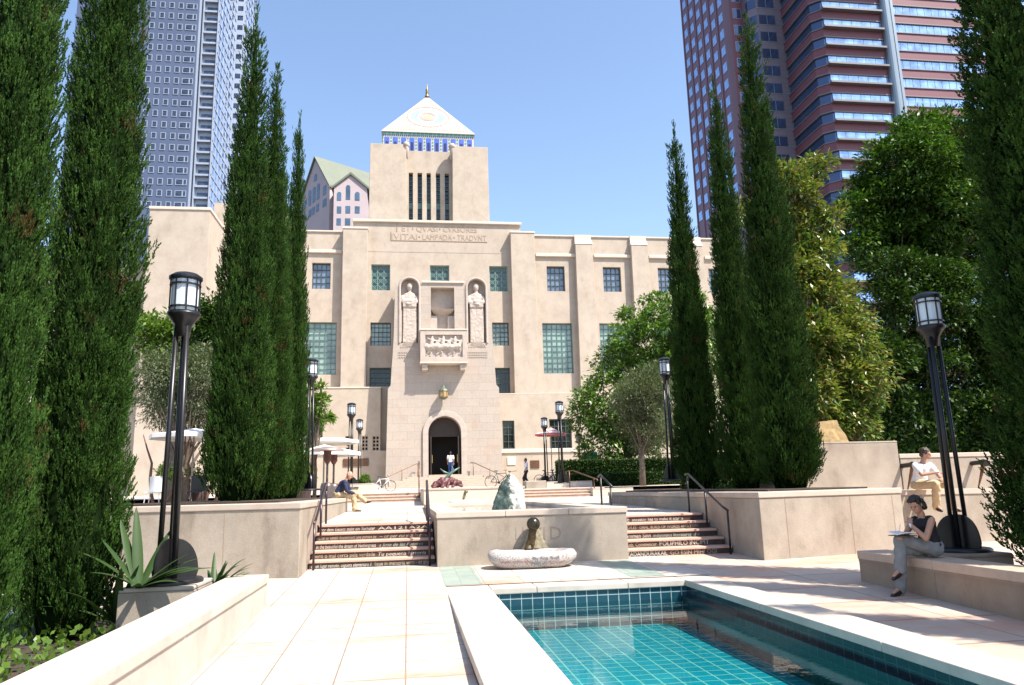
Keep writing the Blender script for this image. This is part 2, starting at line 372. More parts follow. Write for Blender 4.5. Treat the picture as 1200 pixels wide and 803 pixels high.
fr = N(wnt, 'ShaderNodeFresnel'); fr.inputs[0].default_value = 1.33
nb = N(wnt, 'ShaderNodeBump'); nb.inputs['Strength'].default_value = .09; nb.inputs['Distance'].default_value = .02
wnt.links.new(noise_t(wnt, 5, 3, .55, (.6, 1.6, 1)), nb.inputs['Height'])
wnt.links.new(nb.outputs[0], gl.inputs['Normal']); wnt.links.new(nb.outputs[0], fr.inputs['Normal'])
mx = N(wnt, 'ShaderNodeMixShader'); wnt.links.new(fr.outputs[0], mx.inputs[0]); wnt.links.new(tr.outputs[0], mx.inputs[1]); wnt.links.new(gl.outputs[0], mx.inputs[2])
wnt.links.new(mx.outputs[0], wnt.nodes['Material Output'].inputs[0])
CT = .322; PW = .055
pl = thing('reflecting_pool', 'long sunken teal tiled pool with pale stone coping in the front of the garden', 'pool', (2.7, 4, 0))
O = pl.location
g = MB(); g.quad((1.15, -8, -.30), (4.3, -8, -.30), (4.3, 11.55, -.30), (1.15, 11.55, -.30)); g.build('pool_floor', pool_floor, pl, origin=O)
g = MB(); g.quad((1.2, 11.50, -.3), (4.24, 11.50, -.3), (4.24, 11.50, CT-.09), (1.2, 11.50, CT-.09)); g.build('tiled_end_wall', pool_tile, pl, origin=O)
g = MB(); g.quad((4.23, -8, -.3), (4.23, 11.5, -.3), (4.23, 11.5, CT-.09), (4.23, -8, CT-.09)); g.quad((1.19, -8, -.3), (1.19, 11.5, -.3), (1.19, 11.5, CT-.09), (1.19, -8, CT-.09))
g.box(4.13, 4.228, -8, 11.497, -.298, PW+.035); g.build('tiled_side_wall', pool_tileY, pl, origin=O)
for nm, a, b, ys in (('coping', .56, 1.215, [-8, -4.4, -2, .4, 2.8, 5.2, 7.6, 10.0, 11.996]), ('coping', 4.205, 4.74, [-8, -5.4, -3, -.6, 1.8, 4.2, 6.6, 9.0, 11.996])):
    g = MB()
    for y0, y1 in zip(ys, ys[1:]):
        if nm: g.box(a, b, y0+.003, y1-.003, CT-.092, CT)
    o = g.build('coping', coping_light, pl, bev=.012, origin=O)
    g = MB(); g.box(*((a+.02, b-.06) if a < 2 else (a+.06, b-.02)), -8, 11.95, -.33, CT-.093); g.build('curb', conc_warm, pl, origin=O)
g = MB()
for x0, x1 in ((1.218, 1.9), (1.9, 3.3), (3.3, 4.202)): g.box(x0+.003, x1-.003, 11.47, 11.998, CT-.092, CT)
g.build('coping', coping_light, pl, bev=.012, origin=O)
g = MB(); g.quad((1.19, -8, PW), (4.23, -8, PW), (4.23, 11.5, PW), (1.19, 11.5, PW)); tag(g.build('pool_water', wm), kind='structure')
# ------------------------------------------------------------------ walls
def capped_wall(name, label, cat, poly, z0, z1, cap=.11, over=.02, body=None, top=None, fill=None, joints=None, group=None):
    """concrete planter or wall of any plan, with an overhanging cap stone course"""
    cx = sum(p[0] for p in poly)/len(poly); cy = sum(p[1] for p in poly)/len(poly)
    t = thing(name, label, cat, (cx, cy, z0 if not isinstance(z0, list) else min(z0)), group=group); O = t.location
    MB().prism(poly, z0, z1-cap).build('wall_face', body or conc, t, bev=.01, origin=O)
    n = len(poly); out = []
    for i in range(n):
        p0 = Vector(poly[i-1]); p = Vector(poly[i]); p1 = Vector(poly[(i+1) % n])
        e0 = (p-p0).normalized(); e1 = (p1-p).normalized(); n0 = Vector((e0.y, -e0.x)); n1 = Vector((e1.y, -e1.x))
        d = (n0+n1); d = d/max(.3, d.length**2/2)
        out.append(tuple(p+d*over))
    MB().prism(out, z1-cap+.001, z1).build('cap_stone', top or coping_m, t, bev=.015, origin=O)
    if fill is not None:
        inn = []
        for i in range(n):
            p0 = Vector(poly[i-1]); p = Vector(poly[i]); p1 = Vector(poly[(i+1) % n])
            e0 = (p-p0).normalized(); e1 = (p1-p).normalized(); n0 = Vector((e0.y, -e0.x)); n1 = Vector((e1.y, -e1.x))
            d = (n0+n1); d = d/max(.3, d.length**2/2); inn.append(tuple(p-d*fill))
        MB().prism(inn, z1-.02, z1+.035).build('planting_bed', soil, t, origin=O)
    return t
def joints(t, pts, z0, z1, m=None):
    g = MB()
    for (x, y, nx, ny) in pts: g.box(x-.004-abs(nx)*.001, x+.004, y-.004, y+.004, z0, z1)
    g.build('joint', m or mat('joint_line', (.2, .15, .11), .9), t, origin=t.location)
pp = thing('parapet_wall', 'low pale parapet along the left edge of the path in the foreground', 'wall', (-2.1, 4, 0)); O = pp.location
ys = [-8, -5, -2.6, -.2, 2.2, 4.6, 7.0, 9.4, 10.82]
g = MB(); c = MB()
for a, b in zip(ys, ys[1:]):
    g.prism([(-2.345, a+.003), (-1.87, a+.003), (-1.87, b-.003), (-2.345, b-.003)], [gz(a)-.3, gz(a)-.3, gz(b)-.3, gz(b)-.3], .61)
    c.box(-2.365, -1.848, a+.003, b-.003, .612, .72)
g.build('wall_face', coping_light, pp, bev=.006, origin=O); c.build('cap_stone', coping_light, pp, bev=.014, origin=O)
b = thing('stone_bench', 'long low stained concrete bench wall at right where the woman sits', 'bench', (6.8, 5, .2)); O = b.location
g = MB(); c = MB(); ys = [-6, -3.6, -1.2, 1.2, 3.4, 5.6, 7.9, 10.2, 10.62]; ys = [-6, -3, -.4, 2.0, 4.4, 6.8, 9.0, 10.62]
for a, e in zip(ys, ys[1:]):
    g.prism([(6.57, a+.003), (7.02, a+.003), (7.02, e-.003), (6.57, e-.003)], -.2, .60); c.box(6.548, 7.04, a+.003, e-.003, .612, .73)
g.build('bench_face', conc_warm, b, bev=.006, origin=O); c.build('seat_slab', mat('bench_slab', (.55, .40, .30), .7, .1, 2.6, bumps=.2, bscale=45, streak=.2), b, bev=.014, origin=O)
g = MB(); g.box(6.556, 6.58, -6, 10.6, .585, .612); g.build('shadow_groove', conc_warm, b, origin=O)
capped_wall('lamp_plinth', 'small pale concrete block under the left foreground lamp post', 'plinth', [(-3.28, 9.45), (-2.45, 9.45), (-2.45, 10.3), (-3.28, 10.3)], .1, .755, cap=.05, over=.0, body=conc, top=coping_light)
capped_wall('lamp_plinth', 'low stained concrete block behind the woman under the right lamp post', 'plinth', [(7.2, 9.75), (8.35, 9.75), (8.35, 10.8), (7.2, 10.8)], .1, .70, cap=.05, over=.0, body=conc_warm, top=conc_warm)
PLT = 1.63
capped_wall('planter_wall', 'large concrete planter at left carrying the cypress group beside the steps', 'planter',
            [(-1.83, 13.5), (-1.83, 24.0), (-3.9, 24.0), (-6.6, 23.5), (-6.6, 14.4)], .1, PLT, fill=.45)
capped_wall('planter_wall', 'large angular concrete planter at right under the three cypresses', 'planter',
            [(6.37, 13.25), (9.62, 13.86), (9.62, 16.3), (9.2, 24), (6.42, 24)], .1, 1.58, fill=.45)
for nm_, (xa_j, ya_j), (xb_j, yb_j), ts in (('joint', (6.37, 13.25), (9.62, 13.86), (.17, .62, .93)), ('joint', (-1.83, 13.5), (-6.6, 14.4), (.27, .62))):
    o_ = [o for o in bpy.data.objects if o.name.startswith('planter_wall')][0 if xa_j < 0 else 1]
    for t_ in ts:
        xj, yj = xa_j+(xb_j-xa_j)*t_, ya_j+(yb_j-ya_j)*t_; MB().box(xj-.006, xj+.006, yj-.004, yj+.05, .35, 1.46).build('joint', conc_warm, o_, origin=o_.location)
t = thing('garden_wall', 'long concrete wall with a sloping end behind the seated man in white', 'wall', (12, 14.8, .4)); O = t.location
MB().plate([(9.64, .3), (15.5, .3), (15.5, .9), (13.4, 1.0), (12.35, 1.40), (9.64, 1.42)], [], 14.7, 15.6).build('wall_face', conc, t, origin=O)
MB().plate([(9.64, 1.421), (12.36, 1.401), (13.42, 1.001), (15.5, .901), (15.5, 1.0), (13.44, 1.1), (12.42, 1.5), (9.64, 1.52)], [], 14.68, 15.62).build('cap_stone', coping_m, t, origin=O)
capped_wall('garden_wall', 'upper concrete fountain wall with dark spouts behind the man in white', 'wall', [(11.9, 17.0), (20, 17.0), (20, 18.0), (11.9, 18.0)], .3, 2.35, body=conc)
capped_wall('garden_wall', 'tallest concrete wall carrying the golden rock behind the right cypress', 'wall', [(8.85, 17.0), (11.9-.03, 17.0), (11.87, 18.4), (8.85, 18.4)], 1.0, 2.67, cap=.05, over=0.005, body=conc, top=conc)
sheet('walkway', pave2, [(9.66, 22, 15.6, 17.0)], lambda y: 1.40)
for px in (1058, 1138):
    a = P(px+(2 if px < 1100 else 4), 546 if px < 1100 else 543, 16.9)
    t = thing('water_spout', 'dark metal water spout at the %s end of the fountain wall' % ('left' if px < 1100 else 'right'), 'spout', a, group='spouts on the fountain wall')
    g = MB(); g.tube([(0, .1, 0), (0, -.28, .02)], [.055, .06], 10); g.tube([(0, -.28, .02), (-.02, -.42, -.02)], [.075, .075], 10); g.build('nozzle', black_metal, t)
    g = MB(); g.tube([(-.01, -.3, -.05), (-.10, -.12, -.62)], [.05, .012], 8); g.build('bracket', bronze, t)
# golden rock
def rock(name, label, cat, loc, pts, m, seed=0, sub=4, amp=.05, fs=3):
    bm = bmesh.new()
    for p in pts: bm.verts.new(p)
    bmesh.ops.convex_hull(bm, input=bm.verts)
    bmesh.ops.triangulate(bm, faces=bm.faces)
    for i in range(sub): bmesh.ops.subdivide_edges(bm, edges=bm.edges, cuts=1, use_grid_fill=True)
    bm.normal_update()
    for v in bm.verts:
        q = v.co*fs+Vector((seed, 0, 0)); v.co += v.normal*(amp*(noise.noise(q)+.5*noise.noise(q*2.7)+.3*abs(noise.noise(q*6))))
    me = bpy.data.meshes.new(name); bm.to_mesh(me); bm.free(); me.materials.append(m)
    o = bpy.data.objects.new(name, me); COL.objects.link(o); o.location = loc; return tag(o, label, cat)
gold = mat('golden_rock', (.32, .22, .10), .85, .25, 5, bumps=.6, bscale=14)
pa = P(971, 520, 17.6)
rock('boulder', 'golden brown split boulder on top of the tallest right wall', 'rock', (pa.x, 17.7, 2.67),
     [(-.38, -.35, 0), (.42, -.35, 0), (.42, .4, 0), (-.4, .4, 0), (-.30, -.25, .52), (.18, -.28, .56), (.2, .2, .55), (-.3, .25, .5)], gold, 3, 3, .035)
# ------------------------------------------------------------------ fountain island
IX0, IX1 = .53, 4.13; IY0 = 14.2; IT = 1.37
t = thing('fountain_basin', 'raised square concrete fountain basin with lettered front wall between the two stairs', 'fountain', (2.33, 16, .4)); O = t.location
g = MB(); g.box(IX0, IX1, IY0, IY0+.45, .2, IT-.11); g.box(IX0, IX0+.5, IY0+.45, 25, .2, IT-.11); g.box(IX1-.5, IX1, IY0+.45, 25, .2, IT-.11); g.box(IX0+.5, IX1-.5, 24.5, 25, .2, IT-.11)
g.build('basin_wall', conc, t, bev=.008, origin=O)
g = MB()
for a, e in ((IX0-.02, 1.8), (1.8, 3.0), (3.0, IX1+.02)): g.box(a+.002, e-.002, IY0-.02, IY0+.47, IT-.11, IT)
for a, e in ((IX0-.02, IX0+.5), (IX1-.5, IX1+.02)):
    for y0, y1 in ((IY0+.475, 17), (17, 19.5), (19.5, 22), (22, 25)): g.box(a, e, y0+.002, y1-.002, IT-.109, IT)
g.box(IX0+.505, IX1-.505, 24.5, 25, IT-.109, IT)
g.build('coping', coping_m, t, bev=.012, origin=O)
g = MB(); g.quad((IX0+.45, IY0+.4, 1.12), (IX1-.45, IY0+.4, 1.12), (IX1-.45, 24.6, 1.12), (IX0+.45, 24.6, 1.12)); g.build('basin_floor', pool_floor, t, origin=O)
g = MB(); g.box(IX0+.49, IX0+.503, IY0+.45, 24.5, 1.12, 1.26); g.box(IX1-.503, IX1-.49, IY0+.45, 24.5, 1.12, 1.26); g.box(IX0+.5, IX1-.5, 24.488, 24.499, 1.12, 1.26); g.build('basin_lining', pool_tile, t, origin=O)
carve = mat('incised_lettering', (.27, .22, .175), .9, .1, 5)
for s, px in (('L', 604), ('U', 612.5), ('C', 623), ('I', 637), ('D', 645)):
    p = P(px, 632, IY0-.003); text('lettering', s, .33, (p.x-O.x-.02, p.y-O.y, p.z-O.z), UP, carve, t, .002)
g = MB(); g.quad((IX0+.5, IY0+.45, 1.285), (IX1-.5, IY0+.45, 1.285), (IX1-.5, 24.5, 1.285), (IX0+.5, 24.5, 1.285)); tag(g.build('basin_water', wm), kind='structure')
# scripted bowl at the foot of the basin
m, nt_, b_ = newmat('mosaic_bowl'); b_.inputs['Roughness'].default_value = .45
c = ramp(nt_, noise_t(nt_, 60, 3, .7), [(.38, (.16, .12, .12)), (.5, (.48, .45, .42)), (.7, (.60, .58, .55))])
c = mix(nt_, .3, c, ramp(nt_, noise_t(nt_, 9, 3, .7), [(.35, (.55, .2, .18)), (.5, (.8, .75, .7)), (.65, (.45, .5, .52))]), 'MULTIPLY')
nt_.links.new(c, b_.inputs['Base Color']); mosaic = m
bw = thing('drinking_bowl', 'boat shaped mosaic stone trough at the foot of the lettered fountain wall', 'trough', (2.2, 13.72, .385))
rings = []; nn = 40
for (k, z) in ((.72, 0), (.86, .05), (.98, .13), (1.0, .20), (.94, .26), (.82, .275), (.74, .255), (.66, .2), (.3, .17), (.02, .165)):
    rings.append((k, z))
vs = []; fs = []
for k, z in rings:
    for q in range(nn):
        th = 2*PI*q/nn; cx = math.cos(th); sx = math.sin(th)
        e = .62
        X = math.copysign(abs(cx)**e, cx)*.80*(k+.0); Y = math.copysign(abs(sx)**.8, sx)*.40*k+ (.12-.24*(cx*.5+.5))*0
        vs.append((X, Y-.06*cx*cx, z*(1+.12*cx*cx)+.02*noise.noise(Vector((X*4, Y*4, z*4)))))
for i in range(len(rings)-1): fs += [(i*nn+k, i*nn+(k+1) % nn, (i+1)*nn+(k+1) % nn, (i+1)*nn+k) for k in range(nn)]
fs += [tuple(range(nn))[::-1], tuple(range((len(rings)-1)*nn, len(rings)*nn))]
MB().add(vs, fs).build('bowl_body', mosaic, bw, smooth=True)
ink = mat('grey_blue_script', (.12, .13, .16), .7); inkr = mat('red_script', (.3, .08, .07), .7)
def curved_text(s, size, z, x0, x1, m, flip=False):
    o = text('script', s, size, (0, 0, 0), Matrix.Identity(4), m, bw, .003)
    me = o.data; xs = [v.co.x for v in me.vertices]; a, bb = min(xs), max(xs)
    for v in me.vertices:
        u = x0+(v.co.x-a)/(bb-a)*(x1-x0); hh = v.co.y*1.0; dz = v.co.z
        cc = max(-1, min(1, u/.80)); th = math.acos(math.copysign(abs(cc)**(1/.62), cc)); k = .985 if z+hh > .12 else .9+(z+hh)*.7
        yy = -(abs(math.sin(th))**.8)*.40*k-.06*math.cos(th)**2
        v.co = Vector((u, yy-.012-dz, z+hh))
curved_text('Die Gott Quell', .075, .155, -.05, .42, ink); curved_text('THILO', .08, .05, -.1, .2, ink)
curved_text('lumen et veritas ~ fons', .05, .11, -.62, -.1, inkr); curved_text('aqua viva perennis', .05, .07, .25, .6, inkr)
sp = thing('fountain_spout', 'dark bronze ball spout on a stained plume above the mosaic trough', 'spout', (2.27, 14.15, .66))
q = P(625, 614, 14.02)-sp.location
g = MB(); g.ell(q, (.125, .125, .125), 20, 14); g.build('ball', mat('mottled_bronze', (.05, .042, .028), .25, .6, 14, metal=.6), sp, smooth=True)
g = MB()
g.tube([q+Vector((0, .03, -.06)), q+Vector((-.05, .02, -.25)), q+Vector((-.16, .03, -.47))], [.085, .05, .028], 10); g.tube([q+Vector((.02, .04, -.06)), q+Vector((-.01, .03, -.3)), q+Vector((-.03, .03, -.46))], [.06, .045, .03], 10)
mesh_obj('neck', remesh(g, .012, 3, .012, 20), mat('brown_bronze_spout', (.07, .045, .02), .4, .4, 12, metal=.4), sp)
g = MB(); g.loft([((q.x+.02, q.y+.10, q.z-.05), .09, .03, (1, 0, 0), (0, 1, 0)), ((q.x+.02, q.y+.08, q.z-.25), .16, .05, (1, 0, 0), (0, 1, 0)), ((q.x+.02, q.y+.07, q.z-.45), .27, .07, (1, 0, 0), (0, 1, 0))], 20)
mesh_obj('plume', remesh(g, .015, 3, .02, 12), mat('lichen_stone', (.20, .17, .11), .8, .35, 8, bumps=.4, bscale=20), sp)
rkm, nt_, b_ = newmat('veined_green_rock'); b_.inputs['Roughness'].default_value = .6
gg = N(nt_, 'ShaderNodeTexCoord'); sx_ = N(nt_, 'ShaderNodeSeparateXYZ'); nt_.links.new(gg.outputs['Object'], sx_.inputs[0])
ad = N(nt_, 'ShaderNodeMath', operation='MULTIPLY_ADD'); nt_.links.new(noise_t(nt_, 7, 4), ad.inputs[0]); ad.inputs[1].default_value = .5
nt_.links.new(sx_.outputs[0], ad.inputs[2])
c = ramp(nt_, ad.outputs[0], [(.20, (.025, .05, .042)), (.31, (.05, .075, .065)), (.36, (.46, .44, .41)), (1, (.50, .48, .45))])
c = mix(nt_, .8, c, ramp(nt_, noise_t(nt_, 16, 5, .8), [(.35, (.35, .30, .27)), (.55, (1, 1, 1))]), 'MULTIPLY')
nt_.links.new(c, b_.inputs['Base Color']); bump(nt_, b_, noise_t(nt_, 18, 5, .7), .5)
rock('fountain_rock', 'standing rock with dark green left face and white right face in the raised basin', 'rock', (2.2, 17, 1.12),
     [(-.36, -.2, 0), (.36, -.2, 0), (.36, .3, 0), (-.33, .3, 0), (-.06, -.05, .86), (.03, .0, .95), (.2, .05, .93), (.33, .1, .72), (-.22, .1, .55), (-.3, -.15, .36), (.40, -.1, .42), (.12, -.18, .7)], rkm, 1, 4, .05, 4)
# back tier
p0 = P(520, 572, 27); TZ = p0.z
capped_wall('fountain_tier', 'rear pale stone tier of the fountain behind the raised basin', 'fountain', [(IX0+.02, 27), (IX1, 27), (IX1, 34), (IX0+.02, 34)], 1.1, TZ, cap=.08, body=trim, top=coping_m)
t = thing('overflow_basin', 'white stone basin with a small spout in front of the rear tier', 'basin', (P(545, 584, 26.6).x, 26.55, 1.25))
g = MB(); g.loft([((0, 0, z), .56*k, .28*k, (1, 0, 0), (0, 1, 0)) for k, z in ((.8, -.1), (.95, .0), (1, .1), (1, .17), (.93, .19), (.88, .15))], 24); g.build('basin_bowl', mat('white_stone', (.8, .78, .74), .6), t, smooth=True)
g = MB(); g.tube([(-.03, .3, .22), (-.02, .1, .32), (.0, 0, .42)], [.05, .05, .05], 8); g.ell((.03, -.03, .46), (.07, .06, .06), 10, 8); g.build('spout_figure', mat('verdigris_bronze', (.16, .13, .06), .4, .4, 9, metal=.4), t, smooth=True)
# reddish creature sculpture
s = P(525, 571, 28.5); t = thing('creature_sculpture', 'reddish mottled creature sculpture with a raised green tail on the rear tier', 'sculpture', (s.x, 28.5, TZ))
g = MB()
for a, bb, r0, r1 in (((-.62, 0, .12), (-.3, 0, .28), .14, .2), ((-.3, 0, .28), (.15, 0, .3), .2, .2), ((.15, 0, .3), (.5, 0, .2), .2, .14), ((.5, 0, .2), (.62, -.1, .08), .12, .07),
                      ((-.2, -.2, .2), (-.3, -.3, .03), .09, .06), ((.3, -.2, .25), (.2, -.32, .03), .1, .06), ((.0, -.2, .2), (-.05, -.3, .03), .08, .06), ((-.55, -.1, .15), (-.68, -.15, .03), .1, .08)):
    g.cap(a, bb, r0, r1)
t.scale = (.82,)*3; mesh_obj('creature_body', remesh(g, .03, 2, .06, 9), mat('red_mottled_bronze', (.11, .035, .038), .5, .6, 7, bumps=.5, bscale=12), t)
g = MB(); g.tube([(-.35, 0, .25), (-.1, 0, .42), (.2, 0, .72), (.55, 0, .92)], [.09, .09, .06, .02], 8); g.tube([(.1, 0, .62), (-.15, 0, .72), (-.35, 0, .88)], [.05, .04, .02], 8); g.tube([(.2, 0, .7), (.25, 0, .85), (.15, 0, 1.0)], [.04, .03, .01], 8)
g.build('tail', mat('green_bronze', (.09, .15, .12), .4, .5, 8, metal=.3), t, smooth=True)
# ------------------------------------------------------------------ stairs
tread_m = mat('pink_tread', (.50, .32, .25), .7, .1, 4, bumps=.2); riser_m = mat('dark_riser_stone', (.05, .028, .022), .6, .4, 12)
riser2 = mat('plain_riser', (.42, .27, .20), .7, .2, 8)
let = [mat('white_lettering', (.50, .45, .39), .7, .3, 9), mat('cream_lettering', (.36, .29, .21), .7, .3, 9), mat('green_lettering', (.27, .33, .29), .7, .3, 9)]
def stair(label, x0, x1, y0, z0, n, rise, tread, words=None, yb=None):
    t = thing('stair', label, 'stairs', ((x0+x1)/2, y0, z0)); O = t.location
    for i in range(n):
        z = z0+rise*(i+1); y = y0+tread*i; ye = yb or y0+tread*n+.3
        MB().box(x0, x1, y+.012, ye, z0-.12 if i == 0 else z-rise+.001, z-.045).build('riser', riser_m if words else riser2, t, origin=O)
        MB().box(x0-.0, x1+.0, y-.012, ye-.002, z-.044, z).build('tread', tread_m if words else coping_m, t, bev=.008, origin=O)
        if words:
            L = x1-x0; a = x0+.04
            for k, (s, fr_, sz, sh) in enumerate(words[n-1-i]):
                wd = L*fr_; zz = z-rise+.016
                text('lettering', s, sz, (a-O.x, y+.011-O.y, zz-O.z), UP, let[(k+i*2) % 3 if k else i % 2], t, .002, fit=wd-.06, shear=sh); a += wd
    return t
WL = [[('vor dem Gesetz steht ein Turhuter', .5, .10, .2), ('AA121A2A', .47, .09, 0)],
      [('ainsi se venait doucement une pensee py', .52, .10, .2), ('~ or per cui vidi la cose', .45, .10, .3)],
      [('in the beautiful the dream of Nothingness', .52, .11, .1), ('a Jose de las Fuentes', .40, .10, .35)],
      [('pero o mal cerca pela verdade', .52, .12, 0), ('Tu pequena historia', .42, .10, .2)],
      [('en un lugar remoto, ceguera elementare il', .50, .10, .2), ('lieux in memoria vero - et alia', .46, .12, 0)]]
WR = [[('LE ROUGE', .26, .12, 0), ('ancestor has to make it scarce', .55, .10, 0)],
      [('C GRADUS', .28, .12, .2), ('ORFIL, BUILD OF WORDS AND TREES', .62, .095, 0)],
      [('Volkommen Sinn', .36, .12, 0), ('indigenous literatures of it', .48, .10, .1)],
      [('Clouds, Commencer', .36, .12, 0), ('POLIPHILO INCIPIT', .50, .13, 0)],
      [('ZADANDURAKAIL', .40, .12, 0), ('GO ESIN MIHI OGI', .46, .12, 0)]]
stair('left flight of five steps with white lettered dark risers', -1.80, IX0-.03, 14.62, .41, 5, .146, .36, WL, 16.3)
stair('right flight of five steps with lettered risers half in shade', IX1+.03, 6.35, 14.55, .40, 5, .148, .36, WR, 16.3)
stair('short distant flight of three steps left of the rear fountain tier', P(405, 590, 34).x, IX0, 33.6, 1.36, 3, .127, .36)
stair('short distant flight of three steps right of the rear fountain tier', IX1, 9.0, 33.6, 1.36, 3, .127, .36)
def rail(label, pts, posts, m=rail_metal, r=.022, flat=False, hook=0):
    t = thing('handrail', label, 'handrail', posts[0][1]); O = t.location
    g = MB(); g.tube(pts, r, 10); g.build('rail_bar', m, t, smooth=True, origin=O)
    for a, bb in posts: MB().tube([a, bb], r*.9, 8).build('post', m, t, smooth=True, origin=O)
    if hook:
        p = Vector(pts[hook == 1 and 0 or -1]); g = MB(); g.tube([p+Vector((0, .0, 0)), p+Vector((0, -.10, -.02)), p+Vector((0, -.12, -.10)), p+Vector((0, -.08, -.20)), p+Vector((0, .0, -.21))], r, 8); g.build('return_loop', m, t, smooth=True, origin=O)
    return t
for X, lab in ((-1.70, 'bronze handrail at the left edge of the left lettered steps'), (.40, 'purple bronze handrail against the fountain wall on the left steps'), (6.22, 'black handrail against the angular planter on the right steps')):
    y0, y1 = (14.45, 16.35) if X < 6 else (14.35, 16.3); za = .41+.82; zb = 1.14+.84; ym = (y0+y1)/2; zm = (za+zb)/2
    rail(lab, [(X, y0-.02, za), (X, y0+.25, za+.08), (X, y1, zb), (X, y1+.2, zb+.0)], [((X, y0, za), (X, y0, .40)), ((X, ym+.1, zm+.04), (X, ym+.1, .9)), ((X, y1+.1, zb), (X, y1+.1, 1.14))],
         rail_metal if X < 6 else black_metal, .024, hook=1)
X = IX1+.12
rail('short dark handrail at the right corner of the raised basin', [(X, 15.6, 1.75), (X, 16.5, 2.02), (X, 16.7, 1.98)], [((X, 15.7, 1.78), (X, 15.7, .8)), ((X, 16.5, 2.0), (X, 16.5, 1.14))], black_metal, .024)
def rail_px(label, ptspx, Y, postpx, z0, m=bronze, r=.03):
    pts = [P(x, y, Y) for x, y in ptspx]
    posts = [(P(x, y, Y), P(x, yb, Y)) for x, y, yb in postpx]
    return rail(label, pts, posts, m, r)
# ================================================================== LIBRARY
lib = thing('library_building', 'cream stucco library with tall tower, tiled pyramid roof and carved stone portal', 'building', (2.7, 60, 1.9)); LO = lib.location
def rect(x0, x1, z0, z1): return [(x0, z0), (x1, z0), (x1, z1), (x0, z1)]
YW = 60.0
H = {}   # window rectangles by wall
def px(x0, y0, x1, y1, Y=YW): return R4(x0, y0, x1, y1, Y)
ZR = 22.9; ZC = 23.85
# upper windows share one sill and head height, as do the tall reading-room windows
zu0, zu1 = px(707, 313, 728, 342)[2:]; zb0, zb1 = px(636.4, 378.7, 671.6, 437.7)[2:]
def xr(x0, x1, y): return P(x0, y, YW).x, P(x1, y, YW).x
up = [xr(365.4, 387.3, 325), xr(641, 662, 327), xr(707, 728, 328), xr(771.5, 792, 328)]
up.append((2*up[0][0]-up[0][1]-3.2, up[0][0]-3.2)); up.append((up[3][0]+4.6, up[3][1]+4.6))
big = [xr(354, 394, 408), xr(636.4, 671.6, 408), xr(703.7, 739, 408), xr(768, 803, 408)]
lat = [xr(435, 457.2, 325), xr(504, 526.5, 325), xr(573.5, 595, 325)]
zl0, zl1 = px(435, 310, 457, 340.3)[2:]
mids = [(*xr(434, 458, 392), *px(434, 378, 457, 405)[2:]), (*xr(433, 458, 443), *px(433, 431, 456, 454)[2:]),
        (*xr(577, 596.5, 392), *px(579, 378, 596, 405)[2:]), (*xr(578, 598, 446), *px(584, 431, 598, 461)[2:])]
ZB = 9.3
# wall plates: centre, left wing, right wing
def plate(name, outer, holes, y, th, m, **k):
    return MB().plate(outer, [rect(*h) for h in holes], y, y+th).build(name, m, lib, origin=LO)
XL, XR = P(402, 300, YW).x, P(600, 300, YW).x
xcl, xcr = P(415, 262, YW).x, P(609, 262, YW).x
plate('wall', rect(XL, XR, 8, ZR-.3), [(a, b, zl0, zl1) for a, b in lat]+[(a, b, c, d) for a, b, c, d in mids], YW, .8, stucco)
MB().box(XL+.02, XR-.02, 59.985, 60.02, ZR-1.6, ZR-.29).build('wall', stucco, lib, origin=LO); MB().box(xcl, xcr, 59.985, 66, ZR-.29, ZC).build('wall', stucco, lib, origin=LO)
MB().box(xcl-.12, xcr+.12, 59.8, 66.1, ZC+.001, ZC+.22).build('cornice', trim, lib, bev=.03, origin=LO)
WXL, WXR = -16.2, 27.5
plate('wall', rect(WXL, XL, 1.5, ZR), [(up[0][0], up[0][1], zu0, zu1), (up[4][0], up[4][1], zu0, zu1), (big[0][0], big[0][1], zb0, zb1)], YW+.003, .8, stucco)
plate('wall', rect(XR, WXR, 8, ZR), [(up[i][0], up[i][1], zu0, zu1) for i in (1, 2, 3, 5)]+[(big[i][0], big[i][1], zb0, zb1) for i in (1, 2, 3)], YW+.003, .8, stucco)
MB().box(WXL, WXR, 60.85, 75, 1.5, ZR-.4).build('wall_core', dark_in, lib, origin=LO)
for a, b in ((WXL, XL-.0), (XR, WXR)): MB().box(a, b, 59.9, 60.7, ZR+.001, ZR+.14).build('coping', trim, lib, bev=.03, origin=LO)
MB().box(WXL, WXR, 60.6, 75, ZR-.41, ZR-.2).build('roof', mat('flat_roof', (.4, .36, .3), .9), lib, origin=LO)
# piers
def pier(x0, x1, y, z0, z1, name='pier', taper=.0, m=stucco):
    g = MB(); g.add([(x0, y, z0), (x1, y, z0), (x1, YW+.3, z0), (x0, YW+.3, z0), (x0+taper, y+taper, z1), (x1-taper, y+taper, z1), (x1-taper, YW+.3, z1), (x0+taper, YW+.3, z1)],
                    [(0, 3, 2, 1), (4, 5, 6, 7), (0, 1, 5, 4), (1, 2, 6, 5), (2, 3, 7, 6), (3, 0, 4, 7)])
    return g.build(name, m, lib, bev=.02, origin=LO)
a, b = P(401.5, 300, 59.3).x, P(430.5, 300, 59.3).x; pier(a, b, 59.3, 8.5, ZR+.1)
MB().box(a-.05, b+.05, 59.25, 60.3, ZR+.101, ZR+.25).build('pier_cap', trim, lib, bev=.02, origin=LO)
a, b = P(599, 300, 59.35).x, P(627, 300, 59.35).x; pier(a, b, 59.35, ZB, ZR+.05)
MB().box(a-.05, b+.05, 59.3, 60.3, ZR+.051, ZR+.2).build('pier_cap', trim, lib, bev=.02, origin=LO)
